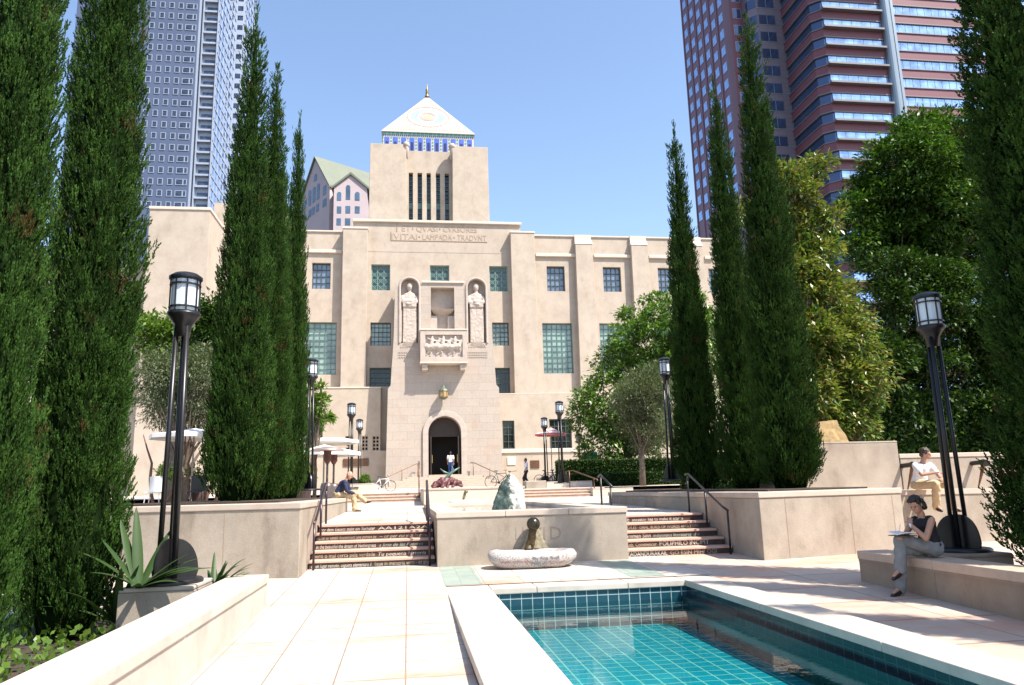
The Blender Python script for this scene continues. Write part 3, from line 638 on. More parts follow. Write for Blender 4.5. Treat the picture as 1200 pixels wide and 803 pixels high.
for u, v in ((675, 694.5), (740.5, 759.5), (805, 824)):
    a, b = P(u, 300, 59.5).x, P(v, 300, 59.5).x; pier(a-.1, b+.12, 59.42, ZB, ZR-.75, taper=.1)
    MB().add([(a-.04, 59.48, ZR-.75), (b+.04, 59.48, ZR-.75), (b+.04, 60.2, ZR-.75), (a-.04, 60.2, ZR-.75), (a+.02, 59.8, ZR-.2), (b-.02, 59.8, ZR-.2), (b-.02, 60.2, ZR-.2), (a+.02, 60.2, ZR-.2)],
             [(0, 3, 2, 1), (4, 5, 6, 7), (0, 1, 5, 4), (1, 2, 6, 5), (2, 3, 7, 6), (3, 0, 4, 7)]).build('pier_cap', trim, lib, origin=LO)
    MB().box(a, b, 59.79, 60.2, ZR-.19, ZR+.15).build('pier_cap', trim, lib, origin=LO)
# string course between piers
zs = P(720, 301, YW).z
for u, v in ((352, 401), (627.5, 674.5), (695.5, 740), (760, 804), (825, 835)):
    a, b = P(u, 301, YW).x, P(v, 301, YW).x
    if u == 352: a = WXL
    MB().box(a, b, 59.82, 60.05, zs-.12, zs+.16).build('string_course', trim, lib, bev=.04, origin=LO)
# windows: recessed frame with glazing bars, pane behind
def window(x0, x1, z0, z1, cols, rows, m=frame_d, pane=pane_b, y=None, heavy=(), bar=.045, parent=lib, rec=.34):
    y = (y if y is not None else YW)+rec; f = MB(); fr_ = .08
    f.box(x0, x1, y-.06, y+.02, z0, z0+fr_); f.box(x0, x1, y-.06, y+.02, z1-fr_, z1); f.box(x0, x0+fr_, y-.061, y+.021, z0+fr_, z1-fr_); f.box(x1-fr_, x1, y-.061, y+.021, z0+fr_, z1-fr_)
    for i in range(1, cols): c = x0+(x1-x0)*i/cols; h = bar*(2.2 if ('c', i) in heavy else 1); f.box(c-h/2, c+h/2, y-.045, y+.01, z0+fr_, z1-fr_)
    for i in range(1, rows): c = z0+(z1-z0)*i/rows; h = bar*(2.2 if ('r', i) in heavy else 1); f.box(x0+fr_, x1-fr_, y-.048, y+.012, c-h/2, c+h/2)
    fo = f.build('window', m, parent, origin=LO)
    MB().box(x0, x1, y+.025, y+.05, z0, z1).build('pane', pane, fo, origin=LO); return fo
for i in (0, 1, 2, 3, 4, 5): window(*up[i], zu0, zu1, 4, 4)
for i in range(4): window(*big[i], zb0, zb1, 6, 9, frame_g, pane_g, heavy={('c', 2), ('c', 4), ('r', 3), ('r', 6)}, bar=.032)
for q, c, r in ((mids[0], 5, 5), (mids[2], 4, 5)): window(*q, c, r, frame_d, pane_g)
for q, c, r in ((mids[1], 4, 4), (mids[3], 4, 5)): window(*q, c, r, frame_d, pane_d)
lat_m = mat('verdigris_lattice', (.19, .32, .27), .6, .1, 5)
for a, b in lat:
    f = MB(); y = YW+.22; n, m_ = 3, 4; z0, z1 = zl0, zl1
    f.box(a, b, y, y+.06, z0, z0+.07); f.box(a, b, y, y+.06, z1-.07, z1); f.box(a, a+.07, y-.001, y+.061, z0+.07, z1-.07); f.box(b-.07, b, y-.001, y+.061, z0+.07, z1-.07)
    w_ = (b-a)/n; h_ = (z1-z0)/m_
    for i in range(n):
        for j in range(m_):
            cx, cz = a+w_*(i+.5), z0+h_*(j+.5); r_ = .035
            for sx, sz in ((1, 1), (1, -1)): f.tube([(cx-sx*w_/2, y+.03, cz-sz*h_/2), (cx+sx*w_/2, y+.03, cz+sz*h_/2)], .019, 5)
            f.tube([(cx+w_*.27*math.cos(t_), y+.02, cz+h_*.27*math.sin(t_)) for t_ in np.linspace(0, 2*PI, 13)], .015, 4)
    for i in range(1, n): f.box(a+w_*i-.02, a+w_*i+.02, y, y+.05, z0+.07, z1-.07)
    fo = f.build('lattice_window', lat_m, lib, origin=LO)
    MB().box(a, b, y+.1, y+.13, z0, z1).build('pane', glassy('lattice_backing', (.02, .04, .05), .3, 0, .3, .8) if 'lattice_backing' not in MATS else MATS['lattice_backing'], fo, origin=LO)
# inscription
z1i = P(515, 268, 59.88).z; z2i = P(515, 277.5, 59.88).z
insc = mat('cut_inscription', (.36, .26, .19), .9, .1, 5)
def line(s, x0, x1, zc, h):
    ws_ = s.split(' \u00b7 '); n_ = sum(len(q) for q in ws_)+1.3*(len(ws_)-1); x = x0
    for i, q in enumerate(ws_):
        wd = (x1-x0)*len(q)/n_; line1(q, x, x+wd, zc, h); x += wd
        if i < len(ws_)-1: MB().box(x+(x1-x0)*.55/n_-.05, x+(x1-x0)*.55/n_+.05, 59.955, 59.98, zc-.06, zc+.06).build('inscription_dot', insc, lib, origin=LO)
        x += (x1-x0)*1.3/n_
def line1(s, x0, x1, zc, h):
    text('inscription', s, h*1.36, (x0-LO.x, 59.978-LO.y, zc-h/2-LO.z), UP, insc, lib, .012, fit=x1-x0)
line('ET \u00b7 QVASI \u00b7 CVRSORES', P(471, 268, 59.9).x, P(559, 268, 59.9).x, z1i, .50)
line('IVITAI \u00b7 LAMPADA \u00b7 TRADVNT', P(459, 277.5, 59.9).x, P(570, 277.5, 59.9).x, z2i, .50)
x0i, x1i = P(458, 282, 59.9).x, P(571, 282, 59.9).x; zz = P(515, 282, 59.9).z
g = MB(); g.box(x0i, x1i, 59.95, 59.995, zz-.05, zz+.0); g.box(x0i, x0i+.05, 59.95, 59.995, zz, zz+.75); x2i = P(465, 270, 59.9).x; g.box(x2i, x2i+.05, 59.95, 59.995, zz+.75, zz+1.45); g.build('inscription_border', insc, lib, origin=LO)
# lower storey, right: belt wall standing a little forward
Xp0, Xp1 = -1.72, 7.12
lowR = [px(589, 493, 603, 526, 59.35), px(644, 491, 670, 526, 59.35)]
plate('base_wall', rect(Xp1-.2, WXR, 1.5, ZB), lowR, 59.35, .6, stucco2)
MB().box(Xp1-.2, WXR, 59.34, 60.02, ZB+.001, ZB+.06).build('belt_course', trim, lib, origin=LO)
window(*lowR[0], 2, 4, frame_d, pane_d, y=59.2); window(*lowR[1], 4, 4, frame_d, pane_d, y=59.2)
zl = P(630, 526, 58.6).z
MB().box(Xp1+.02, 13.2, 58.6, 59.345, 1.6, zl-.3).build('plinth_wall', stucco2, lib, bev=.02, origin=LO)
MB().box(Xp1, 13.25, 58.5, 59.346, zl-.299, zl).build('ledge', trim, lib, bev=.03, origin=LO)
# lower storey, left: block with fretwork grilles
zLB = P(415, 455, 58.9).z; xa = P(372, 470, 58.9).x; xb = P(446, 470, 58.9).x; xb2 = P(452.5, 500, 58.9).x
gr_ = [px(u, 511, v, 528, 58.9) for u, v in ((404.5, 414), (424, 431), (436.5, 446))]
lw = px(362, 497, 378, 519, 58.9)
plate('base_wall', [(xa-3.2, 1.5), (xb2, 1.5), (xb2, gr_[0][2]-.1), (xb, gr_[0][2]-.1), (xb, zLB), (xa-3.2, zLB)], [], 58.95, 1.0, stucco2) if False else None
MB().plate([(xa-3.2, 1.5), (xb2+.3, 1.5), (xb2+.3, P(449, 528, 58.9).z), (xb, P(449, 528, 58.9).z), (xb, zLB), (xa-3.2, zLB)], [rect(*h) for h in gr_[:2]]+[rect(gr_[2][0], min(gr_[2][1], xb-.1), gr_[2][2], gr_[2][3]), rect(*lw)], 58.95, 59.6).build('base_wall', stucco2, lib, origin=LO)
MB().box(xa-3.2, xb, 59.3, 60.0, zLB-1, zLB-.002).build('base_wall', stucco2, lib, origin=LO)
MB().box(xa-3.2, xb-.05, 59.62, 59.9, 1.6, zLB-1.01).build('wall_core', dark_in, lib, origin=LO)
MB().box(xb-.04, xb2+.3, 59.61, 60.1, 1.6, zLB+.2).build('wall', stucco2, lib, origin=LO)
MB().box(xa-3.25, xb+.05, 58.9, 60.0, zLB, zLB+.1).build('belt_course', trim, lib, bev=.02, origin=LO)
window(*lw, 2, 3, wood_d, pane_d, y=58.95)
for h in gr_:
    x0, x1, z0, z1 = h; f = MB(); x1 = min(x1, xb-.1); cols = 2; rows = 4
    for i in range(cols+1): c = x0+(x1-x0)*i/cols; f.box(c-.035, c+.035, 59.1, 59.2, z0, z1)
    for j in range(rows+1): c = z0+(z1-z0)*j/rows; f.box(x0, x1, 59.101, 59.199, c-.03, c+.03)
    for i in range(cols):
        for j in range(rows):
            cx = x0+(x1-x0)*(i+.5)/cols; cz = z0+(z1-z0)*(j+.5)/rows; f.tube([(cx+.13*math.cos(t_), 59.14, cz+.13*math.sin(t_)) for t_ in np.linspace(0, 2*PI, 9)], .045, 4)
    f.build('fretwork_grille', stucco2, lib, origin=LO)
x0, x1, z0, z1 = px(402, 537.5, 432, 546.5, 58.9); MB().box(x0, x1, 58.88, 58.95, z0, z1).build('plaque', bronze, lib, bev=.02, origin=LO)
x0, x1, z0, z1 = px(621.5, 539.5, 632, 549, 58.6); MB().box(x0, x1, 58.54, 58.6, z0, z1).build('plaque', bronze, lib, bev=.02, origin=LO)
x0, x1, z0, z1 = px(594.5, 535.5, 604, 545, 58.6); MB().box(x0, x1, 58.54, 58.6, z0, z1).build('notice_board', mat('pale_sign', (.62, .62, .52), .6), lib, bev=.02, origin=LO)
# left end blocks
MB().box(-17.05, P(246, 246, 50).x, 50, 64, 1.4, 20.75).build('end_block', stucco, lib, origin=LO)
MB().box(-17.12, P(246, 246, 50).x+.07, 49.93, 64.1, 20.751, 20.95).build('coping', trim, lib, bev=.02, origin=LO)
MB().box(-30, -17.06, 52, 64, 1.4, 17.5).build('end_block', stucco, lib, origin=LO)
MB().box(-16.1, -10.5, 62, 70, 18, P(255, 238, 62).z).build('end_block', stucco, lib, origin=LO)
# ------------------------------------------------------------------ portal
PY = 57.3
def pxp(x, y): p = P(x, y, PY); return p.x, p.z
cxp = (P(452, 500, PY).x+P(588, 500, PY).x)/2
hw0 = (P(588, 500, PY).x-P(452, 500, PY).x)/2; zsh = P(520, 455, PY).z; ztop = P(520, 331, PY).z; hw1 = (P(577.5, 335, PY).x-P(463.5, 335, PY).x)/2
# door arch
dz0 = P(520, 556.5, PY).z; dxl, dxr = P(502, 530, PY).x, P(540.5, 530, PY).x; dcx = (dxl+dxr)/2; dr = (dxr-dxl)/2; dzs = P(520, 488, PY).z-dr
def arch(cx, r, z0, zs, n=16, rz=None): return [(cx-r, z0), (cx+r, z0)]+[(cx+r*math.cos(PI*i/n), zs+(rz or r)*math.sin(PI*i/n)) for i in range(n+1)]
nic = []
for cxx, y in ((480, 1), (558.5, 1)):
    a = P(cxx-10.3, 360, PY).x; b_ = P(cxx+10.3, 360, PY).x; nic.append(((a+b_)/2, (b_-a)/2))
nz0 = P(520, 402, PY).z; nz1 = P(520, 327, PY).z
rec = px(505, 337, 532.5, 388, PY)
ox = cxp
outer = [(ox-hw0, dz0-.8), (dcx-dr, dz0-.8), (dcx-dr, dzs)]
outer += [(dcx-dr*math.cos(PI*i/16), dzs+dr*math.sin(PI*i/16)) for i in range(1, 16)]
outer += [(dcx+dr, dzs), (dcx+dr, dz0-.8), (ox+hw0, dz0-.8), (ox+hw0-.15, zsh), (ox+hw0-.35, zsh+.25), (ox+hw1, P(520, 395, PY).z), (ox+hw1-.1, ztop)]
nro = (P(572.5, 350, PY).x-P(544.5, 350, PY).x)/2
def ntop(c): return [(c+nro*math.cos(PI*i/14), nz1-nic[0][1]+ (nro-nic[0][1])*.0+nro*math.sin(PI*i/14)) for i in range(15)]
zpar = P(520, 332, PY).z
outer += [(nic[1][0]+nro, nz1-nic[0][1])] if False else []
outer += ntop(nic[1][0]) + [(nic[1][0]-nro, zpar), (nic[0][0]+nro, zpar)] + ntop(nic[0][0]) + [(ox-hw1+.1, ztop), (ox-hw1, P(520, 395, PY).z), (ox-hw0+.35, zsh+.25), (ox-hw0+.15, zsh)]
holes = [arch(c, r, nz0, nz1-r) for c, r in nic]+[rect(*rec)]
MB().plate(outer, holes, PY, YW-.25).build('portal', limestone, lib, origin=LO)
# back of niches and recess
for c, r in nic:
    MB().box(c-r-.05, c+r+.05, PY+.48, PY+.66, nz0-.1, nz1+.1).build('niche_back', carved, lib, origin=LO)
    f = MB(); pts = [(c-r-.09, PY-.02, nz0), (c-r-.09, PY-.02, nz1-r)]+[(c+(r+.09)*math.cos(PI-PI*i/14), PY-.02, nz1-r+(r+.09)*math.sin(PI*i/14)) for i in range(15)]+[(c+r+.09, PY-.02, nz0)]
    f.tube(pts, .085, 6); f.build('niche_moulding', carved, lib, origin=LO)
    # scalloped bands under the niche
    f = MB()
    for k in range(5):
        rr = .17+.12*k
        f.tube([(c+rr*math.cos(PI*i/10), PY-.02, nz0-.35+rr*.62*math.sin(PI*i/10)) for i in range(11)], .03, 4)
    for k in range(3):
        zz = nz0-.75-k*.19
        f.tube([(c-r-.2+i*.09, PY-.01, zz+(.06 if i % 2 else -.03)) for i in range(int((2*r+.4)/.09)+1)], .035, 4)
    f.build('carved_band', carved, lib, origin=LO)
x0, x1, z0, z1 = rec
g = MB(); g.box(x0, x1, PY+.75, PY+.9, z0, z1)
g.add([(x0, PY+.1, z0+1.8), (x1, PY+.1, z0+1.8), (x1-.35, PY+.75, z0+1.35), (x0+.35, PY+.75, z0+1.35), (x0, PY+.75, z0+1.85), (x1, PY+.75, z0+1.85)], [(0, 1, 2, 3), (0, 4, 5, 1), (0, 3, 4), (1, 5, 2)])
g.build('recess_hood', carved, lib, origin=LO)
g = MB(); g.box(x0, x0+.5, PY+.4, PY+.74, z0, z0+1.3); g.box(x1-.5, x1, PY+.4, PY+.74, z0, z0+1.3); g.build('recess_jamb', carved, lib, origin=LO)
MB().box(nic[0][0]+nro, nic[1][0]-nro, PY-.12, PY+.6, zpar-.002, zpar+.16).build('parapet_cap', trim, lib, bev=.03, origin=LO)
# statues
for k, (c, r) in enumerate(nic):
    g = MB(); y = PY+.30; H_ = nz1-.55-nz0; ax = ((1, 0, 0), (0, 1, 0))
    prof = [(0, .80, .30), (.05, .72, .32), (.3, .70, .3), (.5, .70, .28), (.62, .74, .28), (.72, .78, .26), (.80, .80, .24), (.86, .62, .2), (.89, .2, .15), (.92, .19, .16)]
    g.loft([((c, y, nz0+H_*t_), r*a_*1.12, b_*.95, *ax) for t_, a_, b_ in prof], 20)
    zh = nz0+H_*.985
    g.ell((c, y-.02, zh), (.235, .25, .33), 14, 10); g.ell((c, y-.2, zh-.05), (.05, .08, .1), 8, 6); g.ell((c, y+.02, zh+.08), (.28, .27, .3), 12, 8)
    za = nz0+H_*.74
    for sg in (1, -1):
        g.cap((c+sg*r*.82, y-.05, za+.3), (c+sg*r*.86, y-.2, za-.12), .17, .14); g.cap((c+sg*r*.86, y-.2, za-.12), (c-sg*r*.15, y-.36, za-.2+.12*sg*(1 if k else -1)), .14, .1)
        g.ell((c-sg*r*.2, y-.38, za-.2+.12*sg*(1 if k else -1)), (.13, .08, .09), 8, 6)
    g.box(c-r*.78, c+r*.78, y-.36, y-.2, za-.55, za+.1 if k == 0 else za-.12)       # open book / tablet
    for i in range(9):
        xx = c-r*.72+i*r*1.44/8; g.cap((xx, y-.27, nz0+.05), (xx*.97+c*.03, y-.25, nz0+H_*.6), .055, .045, 6)
    mesh_obj('statue', remesh(g, .045, 2, .02, 6), carved, lib).location = -LO
    if k == 0: MB().tube([(c-r*.93, PY+.1, nz0+.1), (c-r*.93, PY+.1, nz0+H_*.72)], .05, 6).build('statue_staff', carved, lib, origin=LO)
    tx = ['PHILO', 'LOGOS', 'SOPHIA', 'VERITAS', 'ARS', 'LITTER'] if False else None
# relief balcony
bx0, bx1, bz0, bz1 = px(492.4, 387, 547.5, 424, PY-1.0)
ri = px(498.5, 392.5, 542, 418.5, PY-1.0)
MB().plate(rect(bx0, bx1, bz0, bz1), [rect(*ri)], PY-1.0, PY-.8).build('balcony_panel', carved, lib, bev=.02, origin=LO)
MB().box(bx0+.001, bx1-.001, PY-.8, PY+.02, bz0+.001, bz1-.001).build('balcony_body', carved, lib, origin=LO)
MB().box(bx0-.05, bx1+.05, PY-1.05, PY, bz1, bz1+.1).build('balcony_moulding', trim, lib, bev=.02, origin=LO); MB().box(bx0-.03, bx1+.03, PY-1.03, PY, bz0-.12, bz0).build('balcony_moulding', trim, lib, bev=.02, origin=LO)
for c in (P(496, 428, PY).x+.1, P(543, 428, PY).x-.1): MB().box(c-.22, c+.22, PY-.85, PY, bz0-.62, bz0-.13).build('bracket', carved, lib, bev=.05, origin=LO)
g = MB(); rx0, rx1, rz0, rz1 = ri; W_ = rx1-rx0; Hh = rz1-rz0; yb = PY-.84
def RP(u, v, d=0): return (rx0+u*W_, yb-d, rz0+v*Hh)
for hx, s in ((.18, 1), (.48, 1.05), (.80, 1)):
    def q(u, v, d=.02): return RP(hx+u*s, v, d)
    g.cap(q(-.13, .45), q(.10, .50), .25, .22); g.cap(q(.10, .52), q(.19, .76), .19, .12); g.cap(q(.19, .78), q(.26, .66), .12, .07)
    for (a1, b1, a2, b2, a3, b3) in ((.08, .42, .17, .32, .12, .14), (.10, .42, .22, .4, .24, .22), (-.12, .40, -.10, .24, -.18, .10), (-.10, .36, -.02, .2, -.06, .06)):
        g.cap(q(a1, b1), q(a2, b2), .11, .07); g.cap(q(a2, b2), q(a3, b3), .07, .05)
    g.cap(q(-.14, .5), q(-.22, .36), .07, .04)
    g.cap(q(-.02, .56, .06), q(0, .80, .06), .17, .14); g.ell(q(.01, .92, .05), (.1, .1, .11), 8, 6); g.cap(q(0, .76, .08), q(.12, .72, .1), .07, .05); g.cap(q(-.01, .76, .08), q(-.12, .86, .08), .07, .05); g.cap(q(-.02, .56, .1), q(.05, .36, .12), .1, .06)
g.box(rx0-.05, rx1+.05, PY-.83, PY-.78, rz0-.05, rz1+.05)
mesh_obj('horse_relief', remesh(g, .035, 1, .02, 8), carved, lib).location = -LO
# portal door surround
g = MB(); wv = .42
o2 = [(dcx-dr-wv, dz0-.8), (dcx-dr-.001, dz0-.8), (dcx-dr-.001, dzs)]+[(dcx-(dr+.001)*math.cos(PI*i/16), dzs+(dr+.001)*math.sin(PI*i/16)) for i in range(1, 16)]+[(dcx+dr+.001, dzs), (dcx+dr+.001, dz0-.8), (dcx+dr+wv, dz0-.8), (dcx+dr+wv, dzs)]
o2 += [(dcx+(dr+wv)*math.cos(PI*i/18), dzs+(dr+wv)*math.sin(PI*i/18)) for i in range(1, 18)]+[(dcx-dr-wv, dzs)]
MB().plate(o2, [], PY-.14, PY-.003).build('arch_surround', carved, lib, bev=.03, origin=LO)
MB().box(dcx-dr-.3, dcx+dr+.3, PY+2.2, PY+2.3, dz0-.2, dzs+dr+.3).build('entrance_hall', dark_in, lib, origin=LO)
zt_ = P(520, 511, PY).z
g = MB(); y = PY+.9
g.plate(arch(dcx, dr, dz0, dzs)[:], [rect(dcx-dr+.16, dcx+dr-.16, dz0+.02, zt_)], y, y+.15); g.build('door_frame', wood_d, lib, origin=LO)
for sgn, lab in ((-1, 0), (1, 0)):
    X = dcx+sgn*(dr-.2); d = MB(); d.box(X-.04, X+.04, PY-.0, y-.01, dz0+.02, zt_); do = d.build('door_leaf', wood_d, lib, origin=LO)
    MB().box(X-sgn*.09-.02, X-sgn*.09+.02, PY+.1, PY+.16, dz0+.9, dz0+1.5).build('door_handle', mat('brass', (.6, .42, .15), .3, metal=.9), do, origin=LO)
# lantern over the door
c = P(519.8, 461.5, PY-.5); ln = MB(); ln.lathe([(.28, .0), (.31, .12), (.31, .45), (.26, .5)], (c.x, PY-.5, c.z-.3), 8); lo = ln.build('wall_lantern', mat('amber_lantern_glass', (.45, .25, .10), .4, .3, 9), lib, origin=LO)
g = MB(); g.lathe([(.36, .5), (.3, .62), (.1, .8), (.04, .95)], (c.x, PY-.5, c.z-.3), 8); g.lathe([(.1, -.15), (.3, -.02), (.33, .02)], (c.x, PY-.5, c.z-.3), 8)
for k in range(8): a_ = 2*PI*k/8; g.tube([(c.x+.32*math.cos(a_), PY-.5+.32*math.sin(a_), c.z-.3), (c.x+.32*math.cos(a_), PY-.5+.32*math.sin(a_), c.z+.2)], .025, 4)
g.tube([(c.x, PY-.5, c.z+.6), (c.x, PY+.05, c.z+.62)], .05, 6); g.build('lantern_frame', mat('aged_green_bronze', (.10, .13, .09), .5, .4, 9), lo, origin=LO)
# entry steps
ns = 7; zb_ = uz(55)-.02; es = thing('entry_steps', 'broad pale stone steps rising to the arched library doorway', 'steps', (cxp, 56, zb_)); EO = es.location
for i in range(ns):
    hh = 4.6-i*.42+.35; y0 = 54.2+i*.40; z = zb_+(dz0-zb_)*(i+1)/ns
    MB().box(cxp-hh+.0, cxp+hh, y0, PY+(.0 if i < ns-1 else .5) + (0.0), zb_-.3, z).build('step', stepstone, es, bev=.02, origin=EO) if i < ns-1 else MB().box(dcx-dr-.0, dcx+dr, y0, PY+2.1, zb_-.3, z).build('step', stepstone, es, origin=EO)
# ------------------------------------------------------------------ tower
TY = 80.0
x0, x1 = P(433.5, 200, 79).x, P(572, 200, 79).x; zt1 = P(455, 168.5, 79).z; xa_, xb_ = P(476, 200, 79).x, P(530.5, 200, 79).x
def batter(x0, x1, y0, y1, z0, z1, e, name='tower_buttress', m=stucco):
    MB().add([(x0-e, y0-e, z0), (x1+e*.5, y0-e, z0), (x1+e*.5, y1, z0), (x0-e, y1, z0), (x0, y0, z1), (x1, y0, z1), (x1, y1, z1), (x0, y1, z1)],
             [(0, 3, 2, 1), (4, 5, 6, 7), (0, 1, 5, 4), (1, 2, 6, 5), (2, 3, 7, 6), (3, 0, 4, 7)]).build(name, m, lib, bev=.04, origin=LO)
batter(x0, xa_, 79, 84, 20, zt1, .15); batter(xb_, x1, 79, 84, 20, zt1, .15)
batter(x0+.3, x1-.3, 84.01, 92, 20, zt1-.3, .1, 'tower_body')
zt2 = P(503, 177.5, 80.3).z
ws = [(P(u, 230, 80.3).x, P(v, 230, 80.3).x) for u, v in ((479, 484), (489.3, 494.8), (500, 505), (511, 516), (521.3, 526.5))]
wz0, wz1 = P(503, 259, 80.3).z, P(503, 203, 80.3).z
MB().plate(rect(xa_-.01, xb_+.01, 20, zt2), [rect(a, b, wz0, wz1) for a, b in ws], 80.3, 81).build('tower_wall', stucco, lib, origin=LO)
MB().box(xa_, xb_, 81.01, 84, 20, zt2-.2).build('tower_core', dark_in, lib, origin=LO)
for a, b in ws:
    f = MB(); f.box(a, a+.05, 80.75, 80.8, wz0, wz1); f.box(b-.05, b, 80.75, 80.8, wz0, wz1)
    for k in range(12): zz = wz0+(wz1-wz0)*k/12; f.box(a, b, 80.751, 80.799, zz, zz+.05)
    zz = wz0+(wz1-wz0)*.27; f.box(a, b, 80.70, 80.85, zz, zz+.7)
    fo = f.build('slot_window', frame_g, lib, origin=LO); MB().box(a, b, 80.86, 80.9, wz0, wz1).build('pane', pane_d, fo, origin=LO)
for c, sg in ((xa_, 1), (xb_, -1)):
    g = MB(); g.ell((c, 79.3, zt2+.15), (.42, .5, .42), 12, 8); g.cap((c, 79.2, zt2-.2), (c+sg*.12, 79.5, zt2-1.3), .3, .1); g.build('carved_finial', carved, lib, smooth=True, origin=LO)
# tiled drum and pyramid
tile_blue = mat('blue_tile', (.07, .13, .45), .3, .2, 2); tile_white = mat('white_tile', (.50, .46, .42), .4, .05, 2); tile_green = mat('green_tile', (.08, .26, .20), .4, .2, 3); tile_navy = mat('navy_tile', (.015, .02, .10), .4, .2, 3)
D0, D1 = P(448.5, 165, 84.5).x, P(555, 165, 84.5).x; dy0 = 84.5; dw = D1-D0; zd1 = P(502, 155.5, 84.5).z
MB().box(D0, D1, dy0, dy0+dw, zt1-2.2, zd1).build('tiled_drum', tile_white, lib, origin=LO)
nb_ = 11; g1 = MB(); g2 = MB(); g3 = MB(); g4 = MB()
for k in range(nb_):
    for face in (0, 1):
        cx = (k+.5)/nb_*dw; hw = .30
        def bxx(gm, u0, u1, z0, z1, pr):
            if face == 0: gm.box(D0+u0, D0+u1, dy0-pr, dy0+.01, z0, z1)
            else: gm.box(D0-pr, D0+.01, dy0+u0, dy0+u1, z0, z1)
        bxx(g1, cx-hw, cx+hw, zt1-1.6, zd1-.75, .03); bxx(g2, cx-hw*.5, cx+hw*.5, zt1-1.2, zd1-1.35, .045)
        for j in range(9): zz = zd1-.95-j*.42; bxx(g3, k/nb_*dw-.09, k/nb_*dw+.09, zz, zz+.2, .035)
    for j in range(2):
        u = (k*2+j)/(nb_*2)*dw; g4.box(D0+u+.05, D0+u+dw/nb_/2-.05, dy0-.04, dy0+.01, zd1-.42, zd1-.12)
g1.build('blue_panel', tile_blue, lib, origin=LO); g2.build('niche_panel', tile_navy, lib, origin=LO); g3.build('check_strip', tile_green, lib, origin=LO); g4.build('green_frieze', tile_green, lib, origin=LO)
g = MB()
for k in range(44):
    u = k/44*dw; g.add([(D0+u, dy0-.05, zd1-.45), (D0+u+dw/44, dy0-.05, zd1-.45), (D0+u+dw/88, dy0-.05, zd1-.68)], [(0, 1, 2)])
g.build('zigzag_frieze', tile_navy, lib, origin=LO)
ap = Vector(((D0+D1)/2, dy0+dw/2, 0)); ap.z = P(500.5, 113, ap.y).z; e = .12
B_ = [(D0-e, dy0-e, zd1+.02), (D1+e, dy0-e, zd1+.02), (D1+e, dy0+dw+e, zd1+.02), (D0-e, dy0+dw+e, zd1+.02)]
MB().add(B_+[tuple(ap)], [(0, 3, 2, 1), (0, 1, 4), (1, 2, 4), (2, 3, 4), (3, 0, 4)]).build('pyramid_roof', mat('white_roof_tile', (.44, .41, .375), .4, .04, 1), lib, origin=LO)
g = MB(); g.box(D0-e-.03, D1+e+.03, dy0-e-.03, dy0+dw+e+.03, zd1-.1, zd1+.02); g.build('eave', tile_white, lib, origin=LO)
# mosaic on the front slope
a0 = Vector(B_[0]); b0 = Vector(B_[1]); ux = (b0-a0).normalized(); mid = (a0+b0)/2; uy = (ap-mid); SL = uy.length; uy.normalize(); un = ux.cross(uy)
def SP(u, v, d=.02): return mid+ux*u+uy*v+un*d
ray_m = mat('pale_blue_mosaic', (.24, .33, .37), .5, .1, 3); pk = mat('rose_mosaic', (.36, .20, .16), .5, .1, 3); yel = mat('gold_mosaic', (.40, .30, .19), .5, .1, 3)
g = MB(); gp = MB(); cv = SL*.40
for k in range(36):
    a1 = 2*PI*(k+.18)/36; a2 = 2*PI*(k+.82)/36
    g.add([SP(math.cos(a1)*1.15*1.15, cv+math.sin(a1)*1.2), SP(math.cos(a2)*1.15*1.15, cv+math.sin(a2)*1.2), SP(math.cos(a2)*2.1, cv+math.sin(a2)*2.1), SP(math.cos((a1+a2)/2)*2.35, cv+math.sin((a1+a2)/2)*2.3), SP(math.cos(a1)*2.1, cv+math.sin(a1)*2.1)], [(0, 1, 2, 3, 4)])
g.build('sunburst_mosaic', ray_m, lib, origin=LO)
def ring(gm, r0, r1, d=.03):
    n_ = 40; gm.add([SP(r*math.cos(2*PI*i/n_), cv+r*math.sin(2*PI*i/n_), d) for r in (r0, r1) for i in range(n_)], [(i, (i+1) % n_, n_+(i+1) % n_, n_+i) for i in range(n_)])
ring(gp, .75, .85); ring(gp, 1.0, 1.08); ring(gp, 2.5, 2.6)
hb = (b0-a0).length/2
for i in range(-16, 17):
    for j in range(26):
        u, v = i*.33+(j % 2)*.165, .55+j*.30
        if abs(u) > (1-v/SL)*hb-.75 or math.hypot(u, v-cv) < 2.65: continue
        (g if False else gp).add([SP(u-.12, v), SP(u, v-.11), SP(u+.12, v), SP(u, v+.11)], [(0, 1, 2, 3)])
gp.build('rose_mosaic', pk, lib, origin=LO)
gl_ = MB(); fr2 = lambda v: (1-v/SL)*hb-.45
for s in (-1, 1): gl_.add([SP(s*fr2(.3), .3), SP(s*(fr2(.3)-.1), .3), SP(s*(fr2(SL*.86)-.1), SL*.86), SP(s*fr2(SL*.86), SL*.86)], [(0, 1, 2, 3)])
gl_.add([SP(-fr2(.3), .3), SP(fr2(.3), .3), SP(fr2(.3), .4), SP(-fr2(.3), .4)], [(0, 1, 2, 3)]); ring(gl_, 0.01, .55, .03)
gl_.build('gold_mosaic', yel, lib, origin=LO)
g = MB(); g.lathe([(.32, 0), (.30, .25), (.16, .45), (.22, .65), (.16, .9), (.2, 1.15), (.08, 1.4), (.05, 1.9), (.01, 2.0)], (ap.x, ap.y, ap.z-.25), 10); g.build('torch_finial', mat('dark_gilt', (.20, .15, .06), .4, .4, 4, metal=.5), lib, smooth=True, origin=LO)
for u in (437, 571): q = P(u, 258, 66).x; MB().box(q-.15, q+.15, 64, 64.3, ZC+.2, ZC+.75).build('floodlight', black_metal, lib, origin=LO)
